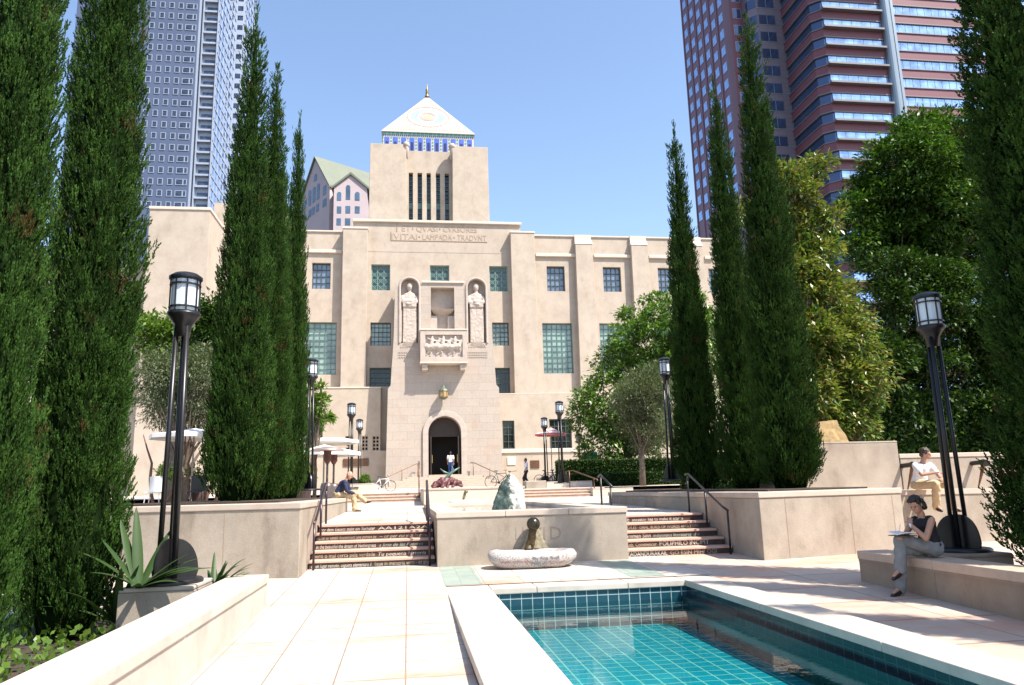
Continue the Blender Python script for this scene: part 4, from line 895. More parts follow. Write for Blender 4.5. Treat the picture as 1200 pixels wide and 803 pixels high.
# ================================================================== BACKGROUND TOWERS
# --- blue-grey tower, left
D = 180.0
tw = thing('office_tower', 'tall blue grey tower with small square windows and a glass side at left', 'skyscraper', (-57, D+12, 2)); O = tw.location
xc = -52.95; xg = -47.95; fh = 2.985; z_top = 168.0
MB().box(-82, xc, D, D+34, 1.8, z_top).build('clad_wall', blue_clad, tw, origin=O)
MB().box(xc+.01, xg-.01, D+1.2, D+33, 1.8, z_top-.5).build('recessed_bay', pale_clad, tw, origin=O)
def base_rows(px_y):   # window row heights on the front face
    return P(200, px_y, D).z
zr0 = base_rows(243-2)-.55; rows = list(range(0, 20))
def wmesh(wd, ht, mull=None):
    b_ = MB(); b_.cur = 0
    f = .14; b_.box(-wd/2-f, wd/2+f, -.12, .02, -f, 0); b_.box(-wd/2-f, wd/2+f, -.12, .02, ht, ht+f); b_.box(-wd/2-f, -wd/2, -.119, .02, 0, ht); b_.box(wd/2, wd/2+f, -.119, .02, 0, ht)
    if mull: b_.box(mull-.12, mull+.12, -.1, .02, 0, ht)
    b_.cur = 1; b_.box(-wd/2, wd/2, -.05, .01, 0, ht); return b_
wsmall = wmesh(.95, 1.35).build('window', [pale_clad, tower_glass], tw); wwide = wmesh(2.35, 1.3, .45).build('window', [pale_clad, tower_glass], tw); wbalc = wmesh(2.6, 1.35).build('window', [pale_clad, tower_glass], tw)
protos = [wsmall, wwide, wbalc]; used = {0: 0, 1: 0, 2: 0}
def putw(k, x, y, z):
    o = protos[k] if not used[k] else protos[k].copy()
    if used[k]: COL.objects.link(o); o.parent = tw
    used[k] = 1; o.location = Vector((x, y, z))-O
for r in rows:
    z = zr0+r*fh
    putw(1, xc-1.75, D, z)
    for c in (4.35, 6.58, 8.8, 11.05): 
        putw(0, xc-c, D, z)
for r in rows: z = zr0+r*fh; MB().box(xc+1.75, xg-.35, D+1.05, D+1.19, z-.05, z+1.45).build('recessed_window', tower_glass, tw, origin=O)
g = MB()
for r in range(-1, 32):
    z = zr0+r*fh
    for c in ([13.3, 15.5, 17.7, 20, 22.2, 24.4, 26.6] if r < 20 else [1.75, 4.35, 6.58, 8.8, 11.05, 13.3, 15.5, 17.7, 20]): g.box(xc-c-.48, xc-c+.48, D-.05, D+.01, z, z+1.35)
tag(g.build('window', tower_glass, tw, origin=O), kind='stuff')
for r in range(-1, 32):
    g = MB(); z = zr0+r*fh; g.box(xc+1.3, xg-.05, D+.3, D+1.2, z-.35, z-.15); g.box(xc+1.3, xg-.05, D+.3, D+.36, z-.15, z+.15)
    g.build('balcony_ledge', pale_clad, tw, origin=O)
g = MB(); g.box(xc+.002, xc+.5, D+.4, D+1.3, 1.9, z_top-1); g.box(xc+1.0, xc+1.25, D+.2, D+1.25, 1.9, z_top-1); g.box(xg-.3, xg, D, D+1.3, 1.9, z_top-.2); g.build('corner_column', pale_clad, tw, origin=O)
def sideglass(x, y0, y1, nm='glass_side'):
    MB().box(x-.6, x, y0+1.3, y1, 1.9, z_top-.3).build(nm, curtain, tw, origin=O); g = MB()
    for r in range(-20, 32): z = zr0+r*fh; g.box(x, x+.14, y0, y1, z-.45, z+.12)
    for k in range(int((y1-y0)/3)+1): yy = y0+3*k; g.box(x, x+.16, yy, yy+.14, 1.9, z_top-.4)
    g.build('glazing_band', pale_clad, tw, origin=O)
sideglass(xg, D+.02, D+17)
xs2 = P(288, 0, 197).x
MB().box(xg-2, xs2, D+17.01, D+31, 1.9, z_top).build('stepped_wall', pale_clad, tw, origin=O)
for r in range(-2, 32): z = zr0+r*fh; MB().box(xg+.5, xs2-.5, D+16.95, D+17.02, z, z+1.4).build('recessed_window', tower_glass, tw, origin=O)
sideglass(xs2+.01, D+17.2, D+31)
# --- red granite tower, right
rt = thing('office_tower', 'red granite office tower with blue ribbon windows at the right', 'skyscraper', (120, 175, 2)); O = rt.location
fh = 5.05; zt = 215.0; z0r = P(980, 122, 155.5).z
Y1, Y2, Y3, Y4, Y5 = 204.2, 175.0, 170.0, 157.3, 155.5
XA, XB, XC, XDc = .4953*Y2, .5241*Y2, .592*Y3, 102.5
# facet A : receding face with columns of windows
MB().box(XA, XB+8, Y2, Y1, 1.9, zt).build('granite_wall', pink_gran, rt, origin=O)
g = MB(); n_ = 12
colw = (Y1-Y2)/6.0
ww = MB(); ww.cur = 0; ww.box(-.06, .02, -1.35, 1.35, -.06, 2.75); ww.cur = 1; ww.box(-.10, .0, -1.2, 1.2, 0, 2.7)
wp = ww.build('window', [pink_gran, curtain], rt); first = True
for r in range(-3, 13):
    for c in range(6):
        o = wp if first else wp.copy()
        if not first: COL.objects.link(o); o.parent = rt
        first = False; o.location = Vector((XA, Y2+2.6+colw*c, z0r+r*fh+.6+(1.4 if c % 2 else 0)))-O
g = MB()
for c in range(7): yy = Y2+2.6+colw*(c-.5); g.box(XA-.22, XA, yy-.25, yy+.25, 1.9, zt)
g.build('vertical_fin', mat('mauve_granite', (.15, .085, .12), .5, .06, .2), rt, origin=O)
MB().box(XA-.4, XA+1.3, Y2-.35, Y2+.8, 1.9, zt).build('corner_column', mat('mauve_granite', (.15, .085, .12)), rt, origin=O)
# facet B : narrow front strip
for r in range(-4, 12):
    g = MB(); g2 = MB(); z = z0r+r*fh+.5; g.box(XA+2.2, XA+4.7, Y2-.12, Y2+.01, z-.15, z+2.9); g2.box(XA+2.35, XA+4.55, Y2-.18, Y2-.05, z, z+2.75)
    g.build('window_surround', pale_clad, rt, origin=O); g2.build('strip_window', curtain_d, rt, origin=O)
MB().box(XA+1.32, XA+2.1, Y2-.2, Y2+.2, 1.9, zt).build('granite_strip', red_gran, rt, origin=O)
MB().box(XA+2.1, XB+3, Y2-.05, Y2+.5, 1.9, zt).build('granite_strip', red_gran, rt, origin=O)
# facet C : grey block with a canted corner
cf = 1.66
MB().prism([(XB, Y3+cf), (XB+cf, Y3), (XC+6, Y3), (XC+6, Y2+8), (XB, Y2+8)], 1.9, zt).build('grey_block', grey_gran, rt, origin=O)
for r in range(-5, 12):
    g = MB(); z = z0r+r*fh+.7; g.box(XB+2.1, XB+6.6, Y3-.06, Y3+.02, z, z+2.7)
    g.add([(XB-.03, Y3+cf+1.2, z), (XB+cf-.2, Y3-.02+.1, z), (XB+cf-.2, Y3+.08, z+2.7), (XB-.03, Y3+cf+1.2, z+2.7), (XB-.06, Y3+cf-.05, z), (XB-.06, Y3+cf-.05, z+2.7)], [(4, 1, 2, 5), (0, 4, 5, 3)])
    g.build('ribbon_window', curtain_d, rt, origin=O)
g = MB()
for r in range(-20, 12): z = z0r+r*fh+.7; g.box(XB+4.3, XB+4.42, Y3-.1, Y3, z, z+2.7); g.box(XB+cf, XC, Y3-.1, Y3+.01, z-.28, z-.16)
g.build('mullion', steel, rt, origin=O)
# facet D : dark receding face, chamfer and front, stacked bands
path = [(XC, Y3+2), (XC, Y4), (XDc, Y5), (118.4, Y5), (122.0, Y5), (210, Y5)]
def band(gm, pts, z0, z1, off):
    q = []
    for i, p in enumerate(pts):
        p = Vector(p); a_ = (p-Vector(pts[i-1])).normalized() if i else None; b_ = (Vector(pts[i+1])-p).normalized() if i < len(pts)-1 else None
        ns_ = [Vector((e.y, -e.x)) for e in (a_, b_) if e is not None]; nn_ = sum(ns_, Vector((0, 0))); nn_ = nn_/max(.5, nn_.length**2/len(ns_)) if len(ns_) > 1 else nn_
        q.append(p+nn_*off)
    n = len(q); back = [(p[0]+1.0, p[1]+3.0) for p in reversed(pts)]
    gm.prism([tuple(p) for p in q]+back, z0, z1)
MB().prism(path+[(210, 230), (XC, 230)], 1.9, zt-.5).build('tower_core', curtain_d, rt, origin=O)
gr, gg1, gg2, gl1, gm_ = MB(), MB(), MB(), MB(), MB()
for r in range(-22, 10):
    z = z0r+r*fh
    band(gr, path, z-2.05, z, .35); band(gl1, path, z-.001, z+.22, .55)
    band(gl1, path, z-2.3, z-2.05, .5)
    g1_ = gg1; g1_.box(XDc+.4, 118.4, Y5-.22, Y5, z+.22, z+fh-2.3); g1_.box(122, 170, Y5-.12, Y5, z+.22, z+fh-2.3); 
    for k in range(6): gm_.box(XDc+2.6+k*2.6, XDc+2.7+k*2.6, Y5-.28, Y5, z+.22, z+fh-2.3)
    for k in range(24): gm_.box(123+k*2, 123.08+k*2, Y5-.18, Y5, z+.22, z+fh-2.3)
    gl1.box(XDc-.3, 118.2, Y5-1.6, Y5, z-.05, z+.42)
gr.build('granite_band', red_gran, rt, origin=O); gl1.build('band_ledge', brown_ledge, rt, origin=O); gg1.build('ribbon_glazing', curtain, rt, origin=O); gm_.build('mullion', steel, rt, origin=O)
g = MB(); g.lathe([(1.2, 0), (1.2, zt-2)], (119.6, Y5-.7, 1.9), 16); g.box(120.9, 121.6, Y5-1.2, Y5-.1, 1.9, zt); g.build('steel_column', steel, rt, smooth=False, origin=O)
# --- gabled building behind the library
gb = thing('gabled_building', 'pale pink building with steep grey green roof behind the library', 'building', (-10, 134, 2)); O = gb.location
A = P(352.5, 235, 139); B = P(386.5, 221, 130); ridgeA = P(370.5, 186, 134.5); eave = (A.z+B.z)/2
a2 = Vector((A.x, 139)); b2 = Vector((B.x, 130)); along = Vector((b2.y-a2.y, a2.x-b2.x)); along = Vector((-(b2-a2).y, (b2-a2).x)).normalized()
L_ = 26.0; ge = (b2-a2); W2 = ge.length; gd = ge.normalized()
pinkw = mat('pale_pink_wall', (.44, .36, .37), .7, .05, .3); roofg = mat('grey_green_roof', (.135, .15, .11), .6, .08, .5); dkw = glassy('gable_window', (.07, .12, .17), .1, .2, .3, .4)
def GB(u, v, z): q = a2+gd*u+along*v; return (q.x, q.y, z)
rz = ridgeA.z; ru = W2/2
g = MB(); g.add([GB(0, 0, 1.9), GB(W2, 0, 1.9), GB(W2, L_, 1.9), GB(0, L_, 1.9), GB(0, 0, eave), GB(W2, 0, eave), GB(W2, L_, eave), GB(0, L_, eave), GB(ru, 0, rz), GB(ru, L_, rz)],
                [(0, 3, 2, 1), (0, 1, 5, 8, 4), (1, 2, 6, 5), (2, 3, 7, 9, 6), (3, 0, 4, 7), (4, 8, 9, 7), (5, 6, 9, 8)]); g.build('wall', pinkw, gb, origin=O)
g = MB(); e = .35
for s0, s1 in ((W2+.3, ru), (-.3, ru)):
    ze = eave-.35
    g.add([GB(s0, -e, ze), GB(s0, L_+e, ze), GB(s1, L_+e, rz+.1), GB(s1, -e, rz+.1), GB(s0, -e, ze+.35), GB(s0, L_+e, ze+.35), GB(s1, L_+e, rz+.45), GB(s1, -e, rz+.45)], [(0, 1, 2, 3), (4, 7, 6, 5), (0, 3, 7, 4), (1, 5, 6, 2), (0, 4, 5, 1), (3, 2, 6, 7)])
g.build('roof', roofg, gb, origin=O)
def gwin(u0, u1, z0, z1, arched=False, face=0, v0=None):
    b_ = MB(); n_ = 8; um, r_ = (u0+u1)/2, (u1-u0)/2
    pts = [(u0, z0), (u1, z0)]+([(um+r_*math.cos(PI*i/n_), z1-r_+r_*math.sin(PI*i/n_)) for i in range(n_+1)] if arched else [(u1, z1), (u0, z1)])
    T = (lambda d: [GB(p, -d, z) for p, z in pts]) if face == 0 else (lambda d: [GB(W2+d, p, z) for p, z in pts])
    f_, k_ = T(.06), T(-.05); n = len(pts)
    b_.add(f_+k_, [tuple(range(n))[::-1], tuple(range(n, 2*n))]+[(i, (i+1) % n, n+(i+1) % n, n+i) for i in range(n)]); b_.build('window', dkw, gb, origin=O)
for u0, u1, z0, z1, ar in ((.46, .56, .50, .76, 1), (.28, .37, -.30, .28, 1), (.43, .52, -.27, .3, 1), (.57, .66, -.24, .33, 1), (.1, .2, -.3, .0, 0), (.78, .88, -.22, .1, 0),
                           (.08, .2, -.75, -.5, 0), (.3, .39, -.72, -.45, 0), (.42, .51, -.70, -.43, 0), (.56, .65, -.68, -.41, 0), (.78, .9, -.65, -.38, 0)):
    hh = rz-eave; gwin(u0*W2, u1*W2, eave+z0*hh*.75, eave+z1*hh*.75, ar)
# bay with its own gable
bX0, bX1 = P(391, 240, 127).x, P(430, 240, 127).x; zb1 = P(430, 221, 127).z; zpk = P(408.5, 205, 127).z; bm_ = (bX0+bX1)/2
yb_ = 127; g = MB(); g.plate([(bX0, 2), (bX1, 2), (bX1, zb1), (bm_, zpk), (bX0, zb1)], [], yb_, yb_+9); g.build('bay_wall', pinkw, gb, origin=O)
g = MB(); g.plate([(bX0-.4, zb1-.3), (bm_, zpk-.0), (bX1+.4, zb1-.3), (bX1+.4, zb1+.1), (bm_, zpk+.45), (bX0-.4, zb1+.1)], [], yb_-.3, yb_+9); g.build('bay_roof', roofg, gb, origin=O)
for (u0, v0, u1, v1, ar) in ((395, 225, 400, 235, 1), (405.5, 217, 410.5, 234, 1), (416, 225, 421.5, 235, 1), (395, 242, 400, 250, 0), (405, 241.5, 410.5, 250, 0), (416, 242, 421.5, 250, 0), (394.5, 256, 399.5, 264, 0), (404.5, 256, 410.5, 264, 0), (416, 257, 421, 264, 0)):
    x0, x1, z0, z1 = R4(u0, v0, u1, v1, yb_); r_ = (x1-x0)/2
    MB().plate(arch((x0+x1)/2, r_, z0, z1-r_, 8) if ar else rect(x0, x1, z0, z1), [], yb_-.05, yb_+.1).build('window', dkw, gb, origin=O)
# ================================================================== STREET LAMPS
def make_lamp(label):
    t = thing('lamp_post', label, 'lamp post', (0, 0, 0), group='black lamp posts beside the garden walk')
    g = MB(); g.lathe([(.40, 0), (.40, .03), (.38, .05), (.30, .055)], n=40); g.build('base_plate', black_metal, t, smooth=False, bev=.005)
    for a in (.35, .35+2*PI/3, .35+4*PI/3):
        g = MB(); n_ = 10; M = Matrix.Rotation(a, 3, 'Z'); prof = [(0, .05), (.31, .05), (.33, .12)]+[(.33*math.cos(t_)**.75 if math.cos(t_) > 0 else 0, .12+.40*math.sin(t_)) for t_ in np.linspace(.1, PI/2, n_)]
        vs = [M@Vector((x, -.012, z)) for x, z in prof]+[M@Vector((x, .012, z)) for x, z in prof]; n = len(prof)
        g.add(vs, [tuple(range(n)), tuple(range(n, 2*n))[::-1]]+[(i, (i+1) % n, n+(i+1) % n, n+i) for i in range(n)]); g.build('base_fin', black_metal, t)
        c_, s_ = math.cos(a+PI/3), math.sin(a+PI/3)
        MB().tube([(c_*.115, s_*.115, .05), (c_*.075, s_*.075, 3.22)], .032, 12).build('pole', black_metal, t, smooth=True)
    MB().tube([(0, 0, .05), (0, 0, 3.2)], .018, 8).build('pole', black_metal, t, smooth=True)
    g = MB(); g.lathe([(.085, 3.02), (.10, 3.16), (.17, 3.26), (.205, 3.30), (.205, 3.33)], n=24); g.build('collar', black_metal, t, smooth=True)
    g = MB(); g.lathe([(.165, 3.335), (.165, 3.76)], n=16)
    lg = mat('frosted_lamp_glass', (.62, .68, .74), .35, .06, 3); g.build('lamp_glass', lg, t)
    g = MB(); n_ = 8
    for k in range(n_): a = 2*PI*(k+.5)/n_; g.tube([(.178*math.cos(a), .178*math.sin(a), 3.33), (.178*math.cos(a), .178*math.sin(a), 3.78)], .011, 6)
    for z in (3.335, 3.40, 3.70, 3.775):
        g.lathe([(.172, z-.008), (.192, z-.008), (.192, z+.01), (.172, z+.01)], n=24)
    g.build('lamp_frame', black_metal, t)
    g = MB(); g.lathe([(.205, 3.78), (.205, 3.81), (.15, 3.85), (.05, 3.88), (.01, 3.885)], n=24); g.build('lamp_cap', black_metal, t)
    return t
lampA = make_lamp('nearest left lamp post beside the strap leaved plant in the foreground'); lampA.location = (-2.86, 9.86, .757)
grp = lampA['group']
dup(lampA, (7.96, 10.25, .701), .4, 1, 'right lamp post standing directly behind the seated woman', grp)
def lamp_at(px_, ptop, Y, label, zb=None, h=3.88):
    p = P(px_, ptop, Y); z = p.z-h; dup(lampA, (p.x, Y, z), .3*px_, 1, label, grp); return p.x, z
lamp_at(365, 420, 22.6, 'lamp post just right of the last left cypress beside the seated old man')
lamp_at(412, 472, 35, 'taller looking lamp post of the distant left pair by the patio heaters')
lamp_at(421.5, 491, 43, 'shorter looking lamp post of the distant left pair nearer the portal')
lamp_at(778.5, 419, 22.6, 'lamp post standing left of the right cypress trio')
lamp_at(655, 470, 35, 'distant right lamp post nearest the round green tree')
lamp_at(637.5, 489, 43, 'distant right lamp post in front of the red striped umbrella')
# small urn lamp further right
p = P(678, 508, 44); t = thing('urn_lamp', 'small single stem urn shaped lamp under the round green tree', 'lamp', (p.x, 44, p.z-2.75))
MB().tube([(0, 0, 0), (0, 0, 2.1)], [.07, .04], 8).build('pole', black_metal, t); g = MB(); g.lathe([(.06, 2.1), (.16, 2.25), (.24, 2.6)], n=10); g.build('lamp_glass', mat('dull_lamp_glass', (.25, .22, .2), .5), t); g = MB(); g.lathe([(.27, 2.6), (.2, 2.68), (.05, 2.78)], n=10); g.build('lamp_cap', black_metal, t)
# box planters under the distant lamps
def boxpx(name, label, cat, x0, x1, ytop, Y, dY, z0, m=conc, top=coping_m, **k):
    a, b_ = P(x0, ytop, Y).x, P(x1, ytop, Y).x; z = P((x0+x1)/2, ytop, Y).z
    return capped_wall(name, label, cat, [(a, Y), (b_, Y), (b_, Y+dY), (a, Y+dY)], z0, z, cap=.06, over=.0, body=m, top=top, **k)
boxpx('box_planter', 'low box planter behind the seated old man at the distant left lamps', 'planter', 398, 438, 567, 34.9, 9.5, 1.2, trim)
boxpx('box_planter', 'short tan block beside the walking man at the distant right steps', 'planter', 616.5, 640, 563.5, 37, 1.2, 1.3, conc)
boxpx('box_planter', 'long pale low wall right of the tan block at the distant right steps', 'planter', 640.5, 694, 564, 37.3, 5, 1.3, trim)
boxpx('box_planter', 'low pale wall between the hedge and the right angular planter', 'planter', 694.5, 742, 572, 33.5, 1.0, 1.0, trim)
# distant handrails
def rpx(label, top, Y, posts, m=bronze, r=.03):
    pts = [P(x, y, yy) for (x, y), yy in zip(top, Y)]; pp = []
    for (x, y, yb), yy in posts:
        a = P(x, y, yy); zb = P(x, yb, yy).z; pp.append((a, Vector((a.x, a.y, zb))))
    rail(label, pts, pp, m, r)
rpx('left bronze handrail on the broad entry steps', [(452, 560), (454, 559), (488, 543.5), (492, 543.5)], (54.2, 54.2, 57, 57), [((455, 559, 574), 54.3), ((471, 551.5, 567), 55.5), ((489.5, 543.5, 575), 56.9)])
rpx('right bronze handrail on the broad entry steps', [(551, 542.5), (556, 542.5), (598, 562)], (57, 57, 54.2), [((554.5, 542.5, 560), 57), ((574, 549, 567), 55.6), ((596, 561, 576), 54.3)])
rpx('thin handrail on the short distant left steps', [(491, 541), (491, 560)], (34.3, 33.7), [((491, 552, 589), 33.8)], bronze)
rpx('pale bronze handrail sloping over the distant right steps', [(662, 553), (671, 551.5), (700, 562), (700, 564)], (36, 36, 34, 34), [((667, 552, 574), 36), ((696, 561, 583), 34.2)], bronze)
# ================================================================== FOLIAGE
cyp_m = leafmat('cypress_foliage', [(.008, .022, .004), (.026, .066, .010), (.066, .135, .022), (.020, .050, .008), (.105, .185, .042)], .7, .06, .10, patch=(3.2, (.09, .055, .02)))
cyp_core = mat('foliage_shade_core', (.008, .016, .005), 1., .4, 6, spec=0); bark = mat('cypress_bark', (.10, .065, .045), .9, .3, 8, bumps=.6, bscale=18)  # core near black: the shade between clumps is put into its colour
def frames(D, rng):
    D = D/np.linalg.norm(D, axis=1, keepdims=True); R = rng.normal(size=D.shape); U = np.cross(D, R); U /= np.linalg.norm(U, axis=1, keepdims=True); return D, U, np.cross(D, U)
def spray_unit(rng, n=12):
    """feathery cypress spray: short pointed leaflets along a stem, length 1 along +x"""
    V = []; 
    for i in range(n):
        t = .05+.8*i/(n-1); a = rng.uniform(0, 2*PI); L = .36*(1-.35*t); w_ = .070
        d = np.array([.90, .46*math.cos(a), .46*math.sin(a)]); s = np.array([t, 0, 0]); side = np.cross(d, [0, math.sin(a+1), math.cos(a+1)]); side /= np.linalg.norm(side)
        V += [s, s+d*L*.5+side*w_, s+d*L, s+d*L*.5-side*w_]
    V += [np.array([.0, -.04, 0]), np.array([.5, -.05, 0]), np.array([1.05, 0, 0]), np.array([.5, .05, 0])]
    return np.array(V)
def cypress(name_seed, Hh, R, nclump, per, slen, prof):
    rng = np.random.default_rng(name_seed); us = [spray_unit(rng) for _ in range(4)]
    pos = []; dirs = []; 
    tz = rng.uniform(0, 1, nclump*3); keep = rng.uniform(0, 1, nclump*3) < np.array([prof(t) for t in tz]); tz = tz[keep][:nclump]; n = len(tz)
    th = rng.uniform(0, 2*PI, n); lob = np.array([.78+.50*max(0, .42+noise.noise(Vector((math.cos(a)*R*3.6+name_seed, math.sin(a)*R*3.6, z*Hh*.95)))) for a, z in zip(th, tz)])+rng.normal(0, .02, n)+np.array([.16*noise.noise(Vector((math.cos(a)*R*1.3+9+name_seed, math.sin(a)*R*1.3, z*Hh*.35))) for a, z in zip(th, tz)])
    rr = R*np.array([prof(t) for t in tz])*lob
    cl = .52*R**.5*rng.uniform(.6, 1.4, n); rr = rr*np.where(rng.random(n) < .4, rng.uniform(.84, .93, n), rng.uniform(.97, 1.05, n))       # clump height
    for k in range(n):
        m_ = per; u = rng.uniform(0, 1, m_); ph = rng.uniform(0, 2*PI, m_); cr = .155*R**.5*(1-u**1.6)**.7*rng.uniform(.5, 1.0, m_)*(1.0+.3*rng.random())
        cx = np.cos(th[k]); sx = np.sin(th[k]); base = np.array([cx*rr[k]*.86, sx*rr[k]*.86, tz[k]*Hh*.985])
        ax = np.array([cx*.34+rng.normal(0, .12), sx*.34+rng.normal(0, .12), 1.0]); q = base+np.outer(u*cl[k], ax)
        off = np.stack([np.cos(ph)*cr, np.sin(ph)*cr, np.zeros(m_)], 1); q = q+off
        dd = np.array([0, 0, 1.0])+off/(.155*R**.5)*.42+np.array([cx, sx, 0])*.34+rng.normal(0, .13, (m_, 3)); pos.append(q); dirs.append(dd)
    # apex plume
    q = np.stack([rng.normal(0, .03, 60), rng.normal(0, .03, 60), rng.uniform(.95, 1.03, 60)*Hh], 1); pos.append(q); dirs.append(np.array([0, 0, 1.])+rng.normal(0, .2, (60, 3)))
    # stray tips
    ns_ = nclump//3; t2 = rng.uniform(.02, .97, ns_); a2_ = rng.uniform(0, 2*PI, ns_); r2 = R*np.array([prof(t) for t in t2])*1.03
    pos.append(np.stack([np.cos(a2_)*r2, np.sin(a2_)*r2, t2*Hh], 1)); dirs.append(np.stack([np.cos(a2_)*.6, np.sin(a2_)*.6, np.ones(ns_)*.9], 1))
    Pp = np.concatenate(pos); Dd = np.concatenate(dirs); D_, U_, W_ = frames(Dd, rng); S = slen*rng.uniform(.6, 1.35, len(Pp))
    VV = []; idx = rng.integers(0, 4, len(Pp))
    UU = np.stack(us)[idx]                        # (N, m, 3)
    UU = UU*S[:, None, None]
    V = Pp[:, None, :]+UU[..., 0:1]*D_[:, None, :]+UU[..., 1:2]*U_[:, None, :]+UU[..., 2:3]*W_[:, None, :]
    N_, M_ = V.shape[:2]; V = V.reshape(-1, 3); Q = np.arange(N_*M_).reshape(-1, 4)
    return V, Q
def prof_c(t): return max(.02, (1-t**1.5)**1.0)*(1.0 if t > .04 else .7+7.5*t)*1.05
def make_cypress(seed, Hh, R, label, nclump, per, slen, zb=0):
    t = thing('cypress_tree', label, 'tree', (0, 0, 0), group='tall narrow cypress trees in the garden')
    V, Q = cypress(seed, Hh, R, nclump, per, slen, prof_c); np_mesh('foliage', V, Q, cyp_m, t)
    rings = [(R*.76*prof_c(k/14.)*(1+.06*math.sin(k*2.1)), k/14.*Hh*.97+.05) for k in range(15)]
    g = MB(); g.lathe(rings, n=16); o = g.build('shade_core', cyp_core, t, smooth=True)  # solid filler painted as dark as the shaded gaps
    MB().tube([(0, 0, -.25), (.02, 0, .4), (0, .02, Hh*.5), (0, 0, Hh*.93)], [.12, .10, .06, .01], 8).build('trunk', bark, t)
    return t
cA = make_cypress(11, 13.5, .66, 'nearest cypress at the far left edge of the picture', 1750, 17, .125); cA.location = (-3.92, 7.5, .18); cA.scale = (.60, .60, .95)
cB = make_cypress(12, 13.5, .66, 'second cypress from the left just before the left lamp post', 1750, 17, .125); cB.location = (-3.92, 9.7, .22); cB.scale = (.74, .74, .95)
cC = make_cypress(13, 11.2, .68, 'tallest cypress on the left planter right of the near lamp post', 1450, 15, .14); cC.location = (P(284, 400, 16.5).x, 16.5, PLT); cC.scale = (.80, .80, 1)
cg = cA['group']
dup(cB, (P(313, 400, 18.3).x, 18.3, PLT), 2.0, (.72, .72, .80), 'cypress half hidden behind the tallest one on the left planter', cg)
dup(cC, (P(325, 400, 20.5).x, 20.5, PLT), 4.0, (.58, .58, .83), 'narrow cypress wedged between its neighbours on the left planter', cg)
dup(cC, (P(343.5, 400, 21.6).x, 21.6, PLT), 1.0, (.56, .56, 1.0), 'rightmost cypress on the left planter nearest the library', cg)
dup(cB, (8.25, 15.6, 1.58), 3.1, (.87, .87, .83), 'tallest and rightmost cypress of the trio on the right planter', cg)
dup(cA, (8.40, 18.0, 1.58), 1.3, (.73, .73, .81), 'middle cypress of the trio on the right planter', cg)
dup(cC, (8.42, 21.2, 1.58), 5.3, (.78, .78, 1.0), 'leftmost cypress of the trio on the right planter', cg)
dup(cB, (8.98, 9.1, .3), .9, (1.12, 1.12, .93), 'dark nearest cypress at the right edge behind the bench', cg)
dup(cA, (9.2, 7.0, .3), 2.9, (.95, .95, .70), 'cypress outside the right edge that shades the bench', cg)
dup(cB, (10.4, 7.9, .3), 1.9, (1.1, 1.1, .74), 'added unseen cypress outside the right edge that shades the dark one', cg)  # added out of view to block the sun on the right-edge cypress
dup(cC, (9.4, 4.4, .3), 0.4, (1.1, 1.1, .85), 'cypress near the viewer outside the right edge', cg)
# broadleaf trees
def leaf_tree(label, base, trunk_h, blobs, nleaf, lsize, m, tm, seed, cat='tree', name='broadleaf_tree', aspect=.42, droop=.2, clump=.3, tr=.14, nc=None, fill=.25, limbs=True):
    rng = np.random.default_rng(seed); t = thing(name, label, cat, base); bl = np.array([[*b_[:3], b_[3]] for b_ in blobs]); bl[:, :3] -= np.array(base)
    wts = bl[:, 3]**2; wts /= wts.sum(); pos = []; nrm = []
    nc = nc or max(20, nleaf//45); ids = rng.choice(len(bl), nc, p=wts); d = rng.normal(size=(nc, 3)); d /= np.linalg.norm(d, axis=1, keepdims=True); d[:, 2] = np.where(rng.random(nc) < .35, np.abs(d[:, 2]), d[:, 2])
    rad = rng.uniform(.60, 1.0, nc)**.6; C = bl[ids, :3]+d*(bl[ids, 3]*rad)[:, None]
    cs = clump*rng.uniform(.6, 1.4, nc); kk = rng.integers(0, nc, nleaf); off = rng.normal(size=(nleaf, 3)); off /= np.linalg.norm(off, axis=1, keepdims=True); off *= (cs[kk]*rng.uniform(.35, 1, nleaf)**.7)[:, None]; off[:, 2] *= .7
    Pp = C[kk]+off; out = off+d[kk]*.25
    nin = int(nleaf*fill); ii = rng.choice(len(bl), nin, p=wts); dd = rng.normal(size=(nin, 3)); dd /= np.linalg.norm(dd, axis=1, keepdims=True)
    Pp = np.concatenate([Pp, bl[ii, :3]+dd*(bl[ii, 3]*rng.uniform(.1, .85, nin))[:, None]]); out = np.concatenate([out, dd])
    n = len(Pp); Dn = out/np.maximum(1e-6, np.linalg.norm(out, axis=1, keepdims=True))+rng.normal(0, .55, (n, 3)); Dn[:, 2] -= droop
    D_, U_, W_ = frames(Dn, rng); up_ = np.array([0, 0, 1.]); U_ = np.cross(D_, up_+rng.normal(0, .35, (n, 3))); U_ /= np.maximum(1e-6, np.linalg.norm(U_, axis=1, keepdims=True)); W_ = np.cross(U_, D_)
    L = lsize*rng.uniform(.65, 1.3, n); w2 = L*aspect*.5
    V = np.stack([Pp, Pp+D_*(L*.45)[:, None]+U_*w2[:, None]+W_*(L*.06)[:, None], Pp+D_*L[:, None]-W_*(L*.08)[:, None], Pp+D_*(L*.45)[:, None]-U_*w2[:, None]+W_*(L*.06)[:, None]], 1).reshape(-1, 3)
    np_mesh('crown', V, np.arange(n*4).reshape(-1, 4), m, t)
    g = MB(); top = Vector((0, 0, trunk_h)); g.tube([(0, 0, -.2), (.03, .0, trunk_h*.5), top], [tr*1.25, tr, tr*.8], 8)
    if limbs:
        for i in range(min(nc, 30)):
            c = Vector(C[i])*.8+top*.2; mid = top.lerp(c, .5)+Vector(rng.normal(0, .15, 3))*c.length*.15; k = Vector((0, 0, trunk_h*(.7+.3*(i % 3)/2)))
            g.tube([k, mid, c], [tr*.5, tr*.28, tr*.06], 5, False)
    g.build('trunk', tm, t, smooth=True); return t
